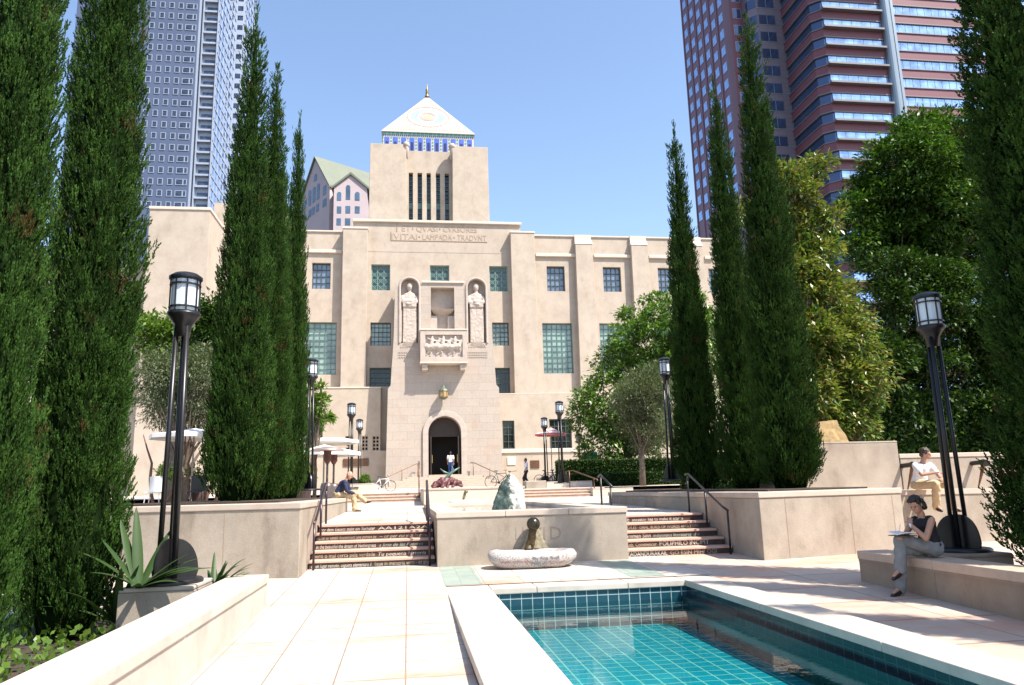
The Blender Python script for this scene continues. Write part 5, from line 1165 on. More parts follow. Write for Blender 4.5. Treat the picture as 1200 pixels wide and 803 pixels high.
bark2 = mat('grey_bark', (.13, .10, .075), .9, .3, 5, bumps=.5)
green1 = leafmat('bright_green_leaves', [(.05, .12, .02), (.09, .19, .028), (.15, .27, .04), (.065, .14, .022), (.22, .34, .055)], .4, .35)
green_d = leafmat('dark_ficus_leaves', [(.010, .030, .006), (.016, .045, .008), (.05, .11, .015), (.012, .035, .008), (.12, .20, .03)], .5, .25, .25)
olive = leafmat('olive_leaves', [(.09, .13, .06), (.13, .17, .085), (.18, .21, .12), (.11, .14, .07)], .5, .25)
magn = leafmat('magnolia_leaves', [(.04, .10, .02), (.08, .17, .03), (.24, .28, .05), (.07, .14, .03), (.24, .17, .07), (.32, .36, .07)], .35, .28, .4)
yellowg = leafmat('yellow_green_leaves', [(.10, .19, .03), (.16, .26, .04), (.07, .14, .025)], .4, .4)
ficus_m = leafmat('sunny_ficus_leaves', [(.02, .055, .01), (.035, .09, .014), (.08, .17, .022), (.03, .07, .012), (.16, .27, .04)], .45, .28, .3)  # brighter copy of the dark ficus leaves, sun on the crown put into the colours
def bpx(lst, Y): 
    out = []
    for i, (x, y, r) in enumerate(lst):
        p = P(x, y, Y+(i % 3-1)*.4); out.append((p.x, p.y, p.z, r*Y/870.))
    return out
zf = uz(42)
p = P(738, 545, 42); leaf_tree('large round bright green tree in front of the library right wing', (p.x, 42, zf), 2.2, bpx([(790, 395, 58), (765, 415, 55), (730, 440, 40), (715, 475, 40), (700, 500, 32), (745, 500, 42), (800, 450, 60), (690, 480, 24), (720, 515, 26), (830, 400, 36), (735, 405, 30), (760, 380, 34), (700, 532, 20), (735, 530, 24), (762, 525, 22), (800, 360, 26)], 42), 26000, .27, green1, bark2, 21, clump=.55, tr=.2)
p = P(752, 548, 36); leaf_tree('grey green olive tree in front of the round tree by the right lamp', (p.x, 36, zf), 1.8, bpx([(752, 465, 30), (765, 490, 32), (740, 480, 22), (768, 450, 24), (750, 505, 24), (775, 515, 22)], 36), 15000, .17, olive, bark2, 22, aspect=.22, clump=.4, droop=-.3)
p = P(955, 520, 18.9); leaf_tree('magnolia with golden tipped leaves behind the tallest right cypress', (p.x, 18.9, 1.3), 2.0, bpx([(925, 205, 22), (930, 235, 30), (935, 280, 36), (960, 300, 24), (960, 345, 34), (985, 345, 18), (925, 330, 38), (985, 400, 34), (1010, 410, 22), (950, 400, 38), (985, 450, 40), (1010, 460, 22), (940, 460, 38), (870, 250, 14), (868, 330, 20), (868, 400, 24), (970, 500, 30), (1005, 370, 20), (1022, 440, 18), (1000, 490, 26), (955, 200, 16), (975, 260, 18)], 18.9), 30000, .17, magn, bark2, 23, aspect=.4, clump=.30, name='magnolia_tree')
p = P(1065, 500, 24); leaf_tree('large dark dense ficus tree at upper right behind the lamp', (p.x, 24, 1.4), 4.5, bpx([(1070, 205, 62), (1040, 240, 46), (1100, 170, 46), (1090, 250, 60), (1050, 280, 42), (1020, 235, 30), (1130, 220, 50), (1170, 260, 50), (1080, 300, 50), (1190, 160, 40), (1075, 160, 32), (1040, 310, 36), (1008, 290, 24), (1090, 335, 46), (1130, 300, 46), (1000, 250, 24)], 24), 66000, .19, ficus_m, bark2, 24, clump=.45, tr=.25)
p = P(1090, 520, 22.5); leaf_tree('tall dark shrub mass above the fountain wall behind the man in white', (p.x, 22.5, 1.4), 1.6, bpx([(1040, 360, 34), (1085, 370, 48), (1140, 380, 55), (1030, 430, 40), (1080, 440, 50), (1130, 450, 55), (1180, 400, 55), (1040, 490, 40), (1100, 500, 42), (1160, 500, 48), (1010, 500, 26), (1195, 470, 50), (1050, 320, 30), (1100, 340, 44)], 22.5), 52000, .17, green_d, bark2, 25, name='tall_shrub', cat='shrub', clump=.35)
p = P(983, 515, 19); leaf_tree('small light green shrub beside the golden rock', (p.x, 19.0, 1.6), .6, bpx([(990, 480, 14), (1000, 465, 14), (1008, 495, 14), (985, 500, 12), (1020, 480, 12)], 19), 2200, .13, green1, bark2, 26, name='shrub', cat='shrub', clump=.2)
p = P(215, 560, 27); leaf_tree('grey green olive tree seen between the left lamp and cypresses', (p.x, 27, 1.4), 1.5, bpx([(205, 445, 34), (235, 455, 34), (215, 480, 34), (250, 430, 26), (190, 470, 30), (240, 490, 24), (180, 440, 24)], 27), 17000, .14, olive, bark2, 27, aspect=.24, clump=.35)
p = P(200, 560, 34); leaf_tree('bright green tree behind the olive at left', (p.x, 34, 1.5), 2.5, bpx([(195, 395, 26), (215, 410, 30), (175, 400, 26), (240, 400, 26), (235, 380, 22)], 34), 7000, .24, yellowg, bark2, 28, clump=.45)
p = P(250, 560, 30); leaf_tree('dark leaved tree behind the tallest left cypress', (p.x+.3, 31, 1.4), 2.5, bpx([(245, 385, 22), (262, 400, 30), (270, 440, 30), (255, 360, 18)], 31), 6000, .2, green_d, bark2, 29, clump=.4)
p = P(372, 560, 27); leaf_tree('small yellow green tree behind the lamp by the seated old man', (p.x-.1, 27, 1.5), 1.7, bpx([(372, 475, 12), (378, 490, 9), (366, 500, 14), (375, 460, 9), (360, 480, 12)], 27), 1400, .2, yellowg, bark2, 30, clump=.22, tr=.06)
for x, y, r, Y, lab in ((360, 556, 10, 29, 'clipped green bush in the dark pot left of the patio heaters'), (427, 563, 5, 35.5, 'tuft of leaves at the foot of the distant left lamps'), (232, 555, 12, 26, 'yellow green bush behind the near lamp on the left terrace'), (195, 556, 10, 27, 'small bush under the white canopy at far left')):
    p = P(x, y, Y); leaf_tree(lab, (p.x, Y, p.z-.4), .2, [(p.x, Y, p.z, r*Y/870)], 900, .10, yellowg, bark2, int(x), name='bush', cat='shrub', clump=.15, limbs=False, tr=.03)
# dead-looking branches under the left canopy tree
t = thing('bare_tree', 'twisted bare reddish trunks under the pale canopy at left', 'tree', (P(218, 560, 25).x, 25, 1.5))
g = MB(); rr = random.Random(3)
for i in range(7):
    x = -.9+i*.3; pts = [(x, 0, 0)]; 
    for k in range(5): pts.append((pts[-1][0]+rr.uniform(-.22, .22), rr.uniform(-.1, .1), (k+1)*.45))
    g.tube(pts, [.06, .055, .05, .04, .03, .02], 6)
g.build('trunk', mat('reddish_bark', (.16, .09, .07), .9, .3, 8), t, smooth=True)
# hedges
def hedge(label, x0, x1, y0, y1, z0, z1, n, seed, sz=.09):
    rng = np.random.default_rng(seed); A_ = np.array([[x0, y0, z0], [x1, y1, z1]]); q = rng.uniform(0, 1, (n, 3)); f_ = rng.integers(0, 4, n)
    q[f_ == 0, 1] = rng.uniform(0, .06, (f_ == 0).sum()); q[f_ == 1, 2] = rng.uniform(.95, 1.02, (f_ == 1).sum()); q[f_ == 2, 0] = rng.choice([0., 1.], (f_ == 2).sum()); q[f_ == 3, 1] = rng.uniform(-.02, .03, (f_ == 3).sum())
    Pp = A_[0]+q*(A_[1]-A_[0]); D_, U_, W_ = frames(rng.normal(size=(n, 3))+np.array([0, -.6, .5]), rng); L = sz*rng.uniform(.6, 1.3, n)[:, None]
    V = np.stack([Pp, Pp+D_*L*.5+U_*L*.3, Pp+D_*L, Pp+D_*L*.5-U_*L*.3], 1).reshape(-1, 3); O_ = np.array([(x0+x1)/2, (y0+y1)/2, z0])
    t = thing('hedge', label, 'hedge', tuple(O_)); np_mesh('hedge_leaves', V-O_, np.arange(n*4).reshape(-1, 4), green_d, t)
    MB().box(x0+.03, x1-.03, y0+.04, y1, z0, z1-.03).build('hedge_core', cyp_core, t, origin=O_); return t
hx = P(657, 540, 39).x; hedge('clipped dark hedge under the round green tree, upper tier', hx, 20, 39, 40.5, 1.6, P(700, 539, 39).z, 16000, 41)
hx = P(664, 552, 37.8).x; hedge('lower clipped hedge tier in front of the upper hedge', hx, 19, 38.0, 38.98, 1.2, P(700, 555, 38).z, 12000, 42)
hedge('dark ground hedge behind the cypress trio on the right', 9.6, 22, 24.5, 26, 1.1, 2.2, 9000, 43)
hedge('dark foliage screen behind the fountain wall at far right', 11.5, 30, 21.6, 23, 1.3, 4.4, 26000, 44, .16)
# strap-leaved plant by the lamp
def strap_plant(label, loc, leaves, m, seed, name='strap_leaf_plant'):
    t = thing(name, label, 'plant', loc); rr = random.Random(seed)
    for (az, L, up, w_, curl) in leaves:
        g = MB(); n_ = 12; p = Vector((0, 0, 0)); d = Vector((math.cos(az)*math.cos(up), math.sin(az)*math.cos(up), math.sin(up))); vs = []; fs = []; side = Vector((-math.sin(az), math.cos(az), 0))
        for i in range(n_+1):
            t_ = i/n_; ww = w_*math.sin(PI*min(1, .12+t_*.86))**.6*(1-.3*t_) if t_ < .98 else .003; nn_ = side.cross(d).normalized()
            vs += [p-side*ww+nn_*ww*.35, p.copy(), p+side*ww+nn_*ww*.35]; p = p+d*(L/n_); d = (d+Vector((0, 0, -1))*curl/n_*(.4+t_*1.3)).normalized()
        for i in range(n_): a = i*3; fs += [(a, a+1, a+4, a+3), (a+1, a+2, a+5, a+4)]
        g.add(vs, fs); o = g.build('leaf', m, t, smooth=True, recalc=False)
    return t
strap_m = leafmat('strap_leaf_green', [(.022, .05, .015), (.035, .072, .02), (.06, .10, .03)], .45, .12, .25)
rr = random.Random(5)
lv = [(-.15, .80, .50, .058, .75), (.05, .85, .42, .062, .6), (-.35, .72, .55, .055, .7), (.25, .70, .62, .05, .6), (-.5, .6, .35, .05, .7), (.1, .62, .75, .055, .5),
      (2.6, .85, 1.15, .075, .25), (2.2, .95, 1.28, .07, .2), (3.0, .75, .95, .07, .4), (3.3, .8, .75, .06, .6), (-2.4, .6, .6, .055, .7), (1.2, .8, 1.0, .06, .45), (-1.4, .55, .4, .05, .8)]
strap_plant('broad strap leaved plant with leaves crossing the near left lamp post', (-3.05, 9.45, .76), lv, strap_m, 1)
strap_plant('low fan of narrow strap leaves right of the near left lamp base', (-2.55, 10.75, .50), [(rr.uniform(-1.4, 2.0), rr.uniform(.45, .7), rr.uniform(.35, 1.2), .038, rr.uniform(.5, 1.2)) for _ in range(26)], strap_m, 2)
strap_plant('dark strap leaved plant at the foot of the second left cypress', (-3.35, 9.7, .35), [(rr.uniform(-3, 3), rr.uniform(.5, .9), rr.uniform(.5, 1.3), .05, rr.uniform(.3, 1.0)) for _ in range(16)], strap_m, 3)
# ground cover
n = 5000; q = RNG.uniform(0, 1, (n, 3)); Pp = np.stack([-6.5+q[:, 0]*4.1, 3+q[:, 1]*9, gz(3+q[:, 1]*9)-.02+q[:, 2]*.12], 1); D_, U_, W_ = frames(RNG.normal(size=(n, 3))+np.array([0, 0, .8]), RNG); L = .08*RNG.uniform(.6, 1.4, n)[:, None]
tag(np_mesh('ground_cover', np.stack([Pp, Pp+D_*L*.5+U_*L*.35, Pp+D_*L, Pp+D_*L*.5-U_*L*.35], 1).reshape(-1, 3), np.arange(n*4).reshape(-1, 4), yellowg), 'low green ground cover under the left foreground cypresses', 'ground cover', kind='stuff')
# ================================================================== PEOPLE
skin_m = lambda k, c: mat('skin_'+k, c, .5, .08, 14)
def V3(*a): return Vector(a)
def hand(g, w, d, pn, s=1.0, curl=.6, side=1):
    """palm, four bent fingers and a thumb; d points from wrist to fingertips, pn is the palm normal"""
    d = d.normalized(); pn = (pn-d*pn.dot(d)).normalized(); r = d.cross(pn)*side
    c = w+d*.045*s; M = Matrix((r, d, pn)).transposed(); g.ell(c, (.040*s, .052*s, .017*s), 10, 8, M)
    for i, (o, L) in enumerate(((.030, .068), (.010, .078), (-.010, .072), (-.029, .056))):
        b0 = w+d*.085*s+r*o*s; a = curl*(.5+.1*i); e1 = (d*math.cos(a)+pn*math.sin(a)); e2 = (d*math.cos(a*2.1)+pn*math.sin(a*2.1))
        b1 = b0+e1*L*.55*s; b2 = b1+e2*L*.5*s; g.cap(b0-d*.02*s, b1, .0095*s, .0085*s, 7); g.cap(b1, b2, .0085*s, .007*s, 7)
    t0 = w+d*.02*s+r*.03*s; t1 = t0+(d*.6+r*.65+pn*.25).normalized()*.035*s; t2 = t1+(d*.85+r*.1+pn*.5).normalized()*.03*s; g.cap(t0, t1, .012*s, .010*s, 7); g.cap(t1, t2, .010*s, .008*s, 7)
def person(label, J, f, colors, vox=.007, s=1., sleeves='short', hair='short', female=False, curls=(.5, .5), props=None, bald=False):
    """J: world positions of the joints; f: face direction"""
    base = Vector((J['pelvis'].x, J['pelvis'].y, min(J['anL'].z, J['anR'].z)-.07*s)); t = thing('person', label, 'person', base); j = {k: v-base for k, v in J.items()}
    skin, top_m, leg_m, shoe_m, hair_m = colors; f = f.normalized()
    ax = (j['shL']-j['shR']).normalized(); spine = (j['neck']-j['pelvis']).normalized(); ay = ax.cross(spine).normalized(); hx_ = (j['hipL']-j['hipR']).normalized(); hy = hx_.cross(spine).normalized()
    sw = (j['shL']-j['shR']).length/2; hw = .155*s*(1.05 if female else 1)
    mid = j['pelvis'].lerp(j['neck'], .42); chest = j['pelvis'].lerp(j['neck'], .75)
    def torso(g, k=0., low=-.06):
        g.loft([(j['pelvis']+spine*low*s, hw*.8+k, .10*s+k, hx_, hy), (j['pelvis']+spine*.03*s, hw+k, .115*s+k, hx_, hy), (mid, (.125 if female else .145)*s+k, .10*s+k, ax.lerp(hx_, .5).normalized(), ay.lerp(hy, .5).normalized()),
                (chest, (.145 if female else .165)*s+k, .115*s+k, ax, ay), (j['neck']-spine*.07*s, sw*.86+k*.6, .095*s+k*.8, ax, ay), (j['neck']-spine*.015*s, sw*.45+k*.3, .06*s+k*.3, ax, ay)], 18)
    g = MB(); torso(g); hc = j['head']; up = (hc-j['neck']).normalized(); up = (up-f*up.dot(f)).normalized(); rr_ = f.cross(up)
    M = Matrix((rr_, f, up)).transposed(); g.cap(j['neck']-spine*.03*s, hc-up*.05*s-f*.015*s, .052*s, .050*s)
    H = lambda x, y, z: hc+rr_*x*s+f*y*s+up*z*s
    g.ell(H(0, -.012, .02), (.074*s, .094*s, .10*s), 18, 14, M); g.ell(H(0, .022, -.045), (.056*s, .066*s, .068*s), 14, 10, M)
    g.ell(H(0, .062, -.088), (.022*s, .022*s, .02*s), 8, 6, M); g.cap(H(0, .082, .012), H(0, .103, -.022), .010*s, .014*s, 8)
    g.ell(H(0, .078, -.058), (.022*s, .014*s, .009*s), 8, 6, M); g.ell(H(0, .074, .03), (.052*s, .016*s, .011*s), 10, 6, M)
    for q in (1, -1): g.ell(H(q*.076, -.01, -.008), (.010*s, .020*s, .030*s), 8, 6, M); g.ell(H(q*.035, .062, -.03), (.02*s, .018*s, .02*s), 8, 6, M)
    for q, A_ in (('L', 1), ('R', -1)):
        g.cap(j['sh'+q], j['el'+q], .052*s*(.9 if female else 1), .040*s, 10); g.cap(j['el'+q], j['wr'+q], .040*s, .027*s, 10)
        g.cap(j['hip'+q], j['kn'+q], .088*s, .060*s, 12); g.cap(j['kn'+q], j['an'+q], .058*s, .038*s, 10); g.cap(j['an'+q], j['toe'+q], .035*s, .022*s, 8)
        hd = j['ha'+q]-j['wr'+q]; pn = J.get('pn'+q) or Vector((0, 0, -1)); hand(g, j['wr'+q], hd, pn, s, curls[0 if q == 'L' else 1], A_)
    mesh_obj('body', remesh(g, vox, 2), skin, t)
    g = MB(); torso(g, .014*s, -.05)
    for q in 'LR':
        if sleeves == 'short': g.cap(j['sh'+q], j['sh'+q].lerp(j['el'+q], .62), .068*s, .066*s, 12)
        elif sleeves == 'long': g.cap(j['sh'+q], j['el'+q], .069*s, .058*s, 12); g.cap(j['el'+q], j['el'+q].lerp(j['wr'+q], .9), .057*s, .044*s, 12)
        else: g.cap(j['sh'+q]+(j['neck']-j['sh'+q])*.25, j['sh'+q]+(j['neck']-j['sh'+q])*.1, .052*s, .05*s, 12)
    me = remesh(g, max(vox, .008), 2, .012*s, 16); mesh_obj('shirt', me, top_m, t)
    g = MB()
    g.loft([(j['pelvis']-spine*.09*s, hw*.85, .11*s, hx_, hy), (j['pelvis']-spine*.0*s, hw+.022*s, .135*s, hx_, hy), (j['pelvis']+spine*.07*s, hw+.004*s, .122*s, hx_, hy)], 18)
    for q in 'LR':
        g.cap(j['hip'+q], j['kn'+q], .104*s, .080*s, 14); g.cap(j['kn'+q], j['kn'+q].lerp(j['an'+q], 1.02), .079*s, .074*s, 14)
    me = remesh(g, max(vox, .008), 2, .016*s, 13); mesh_obj('trousers', me, leg_m, t)
    for q in 'LR':
        g = MB(); a_ = j['an'+q]; tv = (j['toe'+q]-a_); dn = Vector((0, 0, -1)); dn = (dn-tv.normalized()*dn.dot(tv.normalized())).normalized()
        g.cap(a_+dn*.025*s-tv*.25, a_+tv*.55+dn*.035*s, .045*s, .042*s, 10); g.cap(a_+tv*.5+dn*.035*s, j['toe'+q]+dn*.02*s+tv*.15, .043*s, .030*s, 10); g.cap(a_, a_+dn*.03*s, .048*s, .05*s, 10)
        mesh_obj('shoe', remesh(g, max(vox, .008), 2), shoe_m, t)
    if not bald:
        g = MB(); g.ell(H(0, -.026, .034), (.084*s, .097*s, .104*s), 18, 14, M); g.ell(H(0, -.06, -.02), (.074*s, .062*s, .075*s), 14, 10, M)
        if hair == 'bun': g.ell(H(0, -.115, -.02), (.06*s, .06*s, .065*s), 12, 8, M); g.ell(H(.05, -.07, -.05), (.045*s, .05*s, .07*s), 10, 8, M); g.ell(H(-.05, -.07, -.05), (.045*s, .05*s, .07*s), 10, 8, M); g.ell(H(0, .03, .095), (.07*s, .06*s, .03*s), 10, 8, M)
        me = remesh(g, max(vox, .006), 1, .012*s, 40)
        b_ = bmesh.new(); b_.from_mesh(me)
        kill = [v for v in b_.verts if (v.co-hc).dot(f) > .048*s and (v.co-hc).dot(up) < .062*s]
        bmesh.ops.delete(b_, geom=kill, context='VERTS'); b_.to_mesh(me); b_.free(); mesh_obj('hair', me, hair_m, t)
    g = MB()
    for q in (1, -1): g.ell(H(q*.03, .074, .008), (.011*s, .008*s, .008*s), 8, 6, M)
    g.build('eyes', mat('dark_eyes', (.03, .02, .015), .2), t, smooth=True); return t
navy = mat('navy_jacket', (.012, .018, .055), .8, .3, 6); khaki = mat('khaki_cotton', (.46, .34, .20), .85, .08, 6); whitec = mat('white_cotton_shirt', (.70, .68, .70), .85, .05, 7); blackc = mat('black_knit_top', (.012, .010, .014), .9, .3, 9)
greyt = mat('grey_trousers', (.20, .20, .195), .85, .12, 8); jeans = mat('blue_jeans', (.03, .07, .20), .9, .25, 8); darkt = mat('dark_trousers', (.03, .022, .03), .9, .2, 8); leather = mat('black_leather', (.015, .013, .014), .3, .2, 9); brownsh = mat('brown_shoe', (.06, .04, .03), .5)
hair_d = mat('dark_hair', (.018, .010, .008), .45, .5, 40, bumps=.6, bscale=90); hair_b = mat('brown_hair', (.05, .03, .02), .5, .4, 40, bumps=.6, bscale=90)
def q(x, y, Y): return P(x, y, Y)
# woman: sits on the bench facing left, legs crossed, hand at her mouth, writing with the other
Y = 9.35
pel = V3(6.84, Y, .86); J = dict(pelvis=pel, neck=V3(6.74, Y-.02, 1.255), head=V3(6.665, Y-.03, 1.405), shL=V3(6.76, Y-.175, 1.215), shR=V3(6.73, Y+.165, 1.20), elL=V3(6.63, Y-.20, .985), wrL=V3(6.52, Y-.07, 1.16), haL=V3(6.55, Y-.03, 1.25),
    elR=V3(6.60, Y+.18, .99), wrR=V3(6.47, Y+.02, 1.035), haR=V3(6.39, Y-.02, 1.02), hipL=V3(6.82, Y-.085, .84), hipR=V3(6.82, Y+.085, .84), knL=V3(6.42, Y+.02, .965), anL=V3(6.335, Y-.02, .60), toeL=V3(6.20, Y-.07, .52),
    knR=V3(6.44, Y+.07, .83), anR=V3(6.36, Y+.05, .36), toeR=V3(6.21, Y+.0, .30))
J['pnL'] = V3(.6, .6, .2); J['pnR'] = V3(-.2, 0, -1)
wo = person('woman in black sleeveless top and grey trousers sitting cross legged on the bench writing', J, V3(-.78, -.38, -.46), (skin_m('tan', (.42, .22, .14)), blackc, greyt, leather, hair_d), .0065, .96, 'none', 'bun', True, (1.3, 1.0))
g = MB(); wv_ = J['wrL']-wo.location; g.loft([(wv_+V3(.012, -.02, -.03), .036, .036, V3(.8, .6, 0), V3(0, 0, 1)), (wv_+V3(.0, .0, -.005), .034, .034, V3(.8, .6, 0), V3(0, 0, 1))], 14); g.build('wristwatch', mat('silver_watch', (.6, .6, .62), .25, metal=.8), wo)
paper = mat('white_paper', (.78, .77, .76), .7, .03); nb_t = thing('notebook', 'open notebook with white pages resting on the woman\'s knee', 'notebook', (6.42, Y-.03, 1.03), .15); nb_t.scale = (.8, .72, 1)
g = MB()
for s in (1, -1):
    pts = [(-.0, s*.003, .0), (-.0, s*.20, .035)]; g.add([(-.11, 0, 0), (.11, 0, 0), (.11, s*.2, .03), (-.11, s*.2, .03), (-.11, 0, .012), (.11, 0, .012), (.11, s*.2, .042), (-.11, s*.2, .042)], [(0, 1, 2, 3), (4, 7, 6, 5), (0, 4, 5, 1), (2, 6, 7, 3), (1, 5, 6, 2), (0, 3, 7, 4)])
g.build('pages', paper, nb_t); MB().box(-.118, .118, -.205, .205, -.014, -.004).build('cover', mat('dark_cover', (.05, .05, .06), .6), nb_t)
t = thing('pen', 'slim pen in the writing woman\'s hand', 'pen', (6.40, Y-.03, 1.05)); MB().tube([(-.03, 0, .0), (.03, .03, .11)], [.002, .005], 8).build('pen_barrel', mat('pen_white', (.6, .6, .6), .4), t)
# man in the white shirt on the sloping wall
Y = 14.55; zs_ = 1.52; X = P(1082, 570, Y).x
J = dict(pelvis=V3(X, Y+.12, zs_+.13), neck=V3(X+.06, Y+.0, zs_+.56), head=V3(X+.10, Y-.07, zs_+.73), shL=V3(X+.24, Y+.04, zs_+.50), shR=V3(X-.14, Y-.02, zs_+.50), elL=V3(X+.30, Y-.14, zs_+.25), wrL=V3(X+.16, Y-.36, zs_+.22), haL=V3(X+.1, Y-.44, zs_+.2),
    elR=V3(X-.16, Y-.22, zs_+.30), wrR=V3(X+.08, Y-.34, zs_+.34), haR=V3(X+.17, Y-.36, zs_+.34), hipL=V3(X+.09, Y+.1, zs_+.10), hipR=V3(X-.09, Y+.1, zs_+.10), knL=V3(X+.30, Y-.36, zs_+.11), anL=V3(X+.42, Y-.22, zs_-.36), toeL=V3(X+.47, Y-.36, zs_-.41),
    knR=V3(X+.0, Y-.40, zs_+.11), anR=V3(X+.06, Y-.24, zs_-.34), toeR=V3(X+.05, Y-.38, zs_-.40))
J['pnL'] = V3(0, 0, -1); J['pnR'] = V3(0, 0, -1)
person('man in white shirt and khaki trousers sitting on the sloping wall', J, V3(.62, -.7, -.28), (skin_m('mid', (.40, .22, .15)), whitec, khaki, leather, hair_b), .009, 1., 'short', 'short', False, (.6, .5))
# old man on the left wall
Y = 23.2; X = -1.98; zs_ = PLT
J = dict(pelvis=V3(X-.1, Y, zs_+.12), neck=V3(X+.13, Y-.02, zs_+.52), head=V3(X+.25, Y-.04, zs_+.66), shL=V3(X+.12, Y+.18, zs_+.47), shR=V3(X+.12, Y-.2, zs_+.47), elL=V3(X+.24, Y+.2, zs_+.22), wrL=V3(X+.42, Y+.08, zs_+.14), haL=V3(X+.5, Y+.04, zs_+.12),
    elR=V3(X+.2, Y-.26, zs_+.2), wrR=V3(X+.4, Y-.12, zs_+.13), haR=V3(X+.5, Y-.1, zs_+.12), hipL=V3(X-.08, Y+.09, zs_+.1), hipR=V3(X-.08, Y-.09, zs_+.1), knL=V3(X+.40, Y+.05, zs_+.16), anL=V3(X+.72, Y-.03, zs_-.10), toeL=V3(X+.86, Y-.08, zs_-.10),
    knR=V3(X+.38, Y-.08, zs_+.06), anR=V3(X+.42, Y-.08, zs_-.33), toeR=V3(X+.57, Y-.12, zs_-.36))
person('bald old man in navy jacket and khaki trousers sitting on the left planter wall', J, V3(.8, -.25, -.5), (skin_m('ruddy', (.50, .26, .18)), navy, khaki, brownsh, hair_b), .012, 1., 'long', bald=True, curls=(.8, .8))
# man in the doorway seen from behind, and the walking man
def standing(x, Y, z, face, step=.0, arm=.1):
    r = Vector((face.y, -face.x, 0)).normalized(); b_ = Vector((x, Y, z)); f = face.normalized()
    U = lambda a, c, h: b_+r*a+f*c+V3(0, 0, h)
    return dict(pelvis=U(0, 0, .95), neck=U(0, .02, 1.47), head=U(0, .04, 1.62), shL=U(-.19, 0, 1.42), shR=U(.19, 0, 1.42), elL=U(-.24, -.04+arm, 1.13), wrL=U(-.23, .12+arm, .92), haL=U(-.22, .16+arm, .82), elR=U(.24, -.04-arm, 1.13), wrR=U(.23, .04-arm, .88), haR=U(.22, .06-arm, .8),
        hipL=U(-.09, 0, .92), hipR=U(.09, 0, .92), knL=U(-.1, .05+step, .5), anL=U(-.1, -.02+step, .09), toeL=U(-.1, .14+step, .05), knR=U(.1, .06-step*.3, .5), anR=U(.1, -.06-step, .11), toeR=U(.1, .1-step, .05))
X = P(528, 540, 57.0).x; person('man in white shirt and jeans walking in through the arched doorway', standing(X, 57.0, dz0-.05, V3(.1, 1, 0), .12), V3(.1, 1, 0), (skin_m('mid2', (.38, .2, .14)), whitec, jeans, leather, hair_d), .02, 1.02, 'short')
Y = 47; p = P(617, 565, Y); zt_ = uz(47); person('man in white shirt and dark trousers walking left by the bicycles', standing(p.x, Y, zt_, V3(-1, -.2, 0), .18), V3(-1, -.2, 0), (skin_m('mid3', (.33, .15, .11)), whitec, darkt, leather, hair_b), .02, .98, 'short')
# ================================================================== BICYCLES, HEATERS, PARASOLS, FURNITURE
def make_bike(label, frame_m):
    t = thing('bicycle', label, 'bicycle', (0, 0, 0), group='bicycles parked before the library steps')
    for x in (-.52, .52):
        o = None; g = MB(); n = 28
        ring_ = [(x+.33*math.cos(2*PI*i/n), 0, .35+.33*math.sin(2*PI*i/n)) for i in range(n+1)]; g.tube(ring_, .018, 6, False); o = g.build('tyre', mat('rubber', (.02, .02, .02), .8), t, smooth=True)
        g = MB(); [g.tube([(x, 0, .35), (x+.32*math.cos(2*PI*k/14), 0, .35+.32*math.sin(2*PI*k/14))], .0035, 3) for k in range(14)]; g.tube([(x, -.04, .35), (x, .04, .35)], .025, 8); g.build('spokes', mat('steel_spoke', (.5, .5, .5), .3, metal=.9), o)
    g = MB(); bb = (-.06, 0, .30); st = (-.18, 0, .78); hd = (.36, 0, .80)
    for a, b_ in ((bb, st), (bb, (.39, 0, .70)), (st, hd), (bb, (-.52, 0, .35)), (st, (-.52, 0, .35)), (hd, (.40, 0, .68)), ((.40, 0, .68), (.52, 0, .35))): g.tube([a, b_], .02, 7)
    g.tube([st, (-.21, 0, .90)], .014, 6); g.tube([hd, (.34, 0, .95)], .014, 6); g.build('frame', frame_m, t, smooth=True)
    g = MB(); g.tube([(.30, -.27, .97), (.36, -.2, .98), (.34, 0, .95), (.36, .2, .98), (.30, .27, .97)], .013, 6); g.build('handlebar', black_metal, t)
    g = MB(); g.ell((-.21, 0, .93), (.13, .075, .03), 10, 6); g.build('saddle', leather, t, smooth=True)
    g = MB(); g.tube([(-.06, -.06, .30), (-.06, .06, .30)], .06, 10); g.tube([(-.06, .07, .30), (.08, .09, .24)], .01, 5); g.tube([(-.06, -.07, .30), (-.2, -.09, .36)], .01, 5); g.build('crank', black_metal, t); return t
bk = make_bike('white bicycle leaning by the left entry handrail', mat('white_frame', (.7, .68, .65), .4)); Y = 40
p = P(448, 574, Y); bk.location = (p.x, Y, uz(Y)); bk.rotation_euler = (.08, 0, .1); bk.scale = (.82,)*3
def bike_at(px_, Y, rz, lab, m=None, k=1.):
    p = P(px_, 570, Y); r = dup(bk, (p.x, Y, uz(Y)), rz, k, lab, bk['group'])
    if m:
        for c in r.children:
            if c.name.startswith('frame'): c.data = c.data.copy(); c.data.materials.clear(); c.data.materials.append(m)
    return r
bike_at(586, 41, .2, 'dark bicycle behind the standing rock', mat('dark_frame', (.05, .06, .05), .4)); bike_at(599, 42.5, 1.1, 'cream bicycle just right of the standing rock', mat('cream_frame', (.55, .45, .3), .4), .95)
bike_at(642, 45, .1, 'leftmost black bicycle right of the walking man', mat('black_frame', (.02, .02, .02), .4)); bike_at(652, 44, -.3, 'blue bicycle in the middle of the right bicycle group', mat('blue_frame', (.03, .06, .25), .4)); bike_at(664, 45, .3, 'rightmost dark bicycle against the hedge', mat('dark_frame', (.05, .06, .05)))
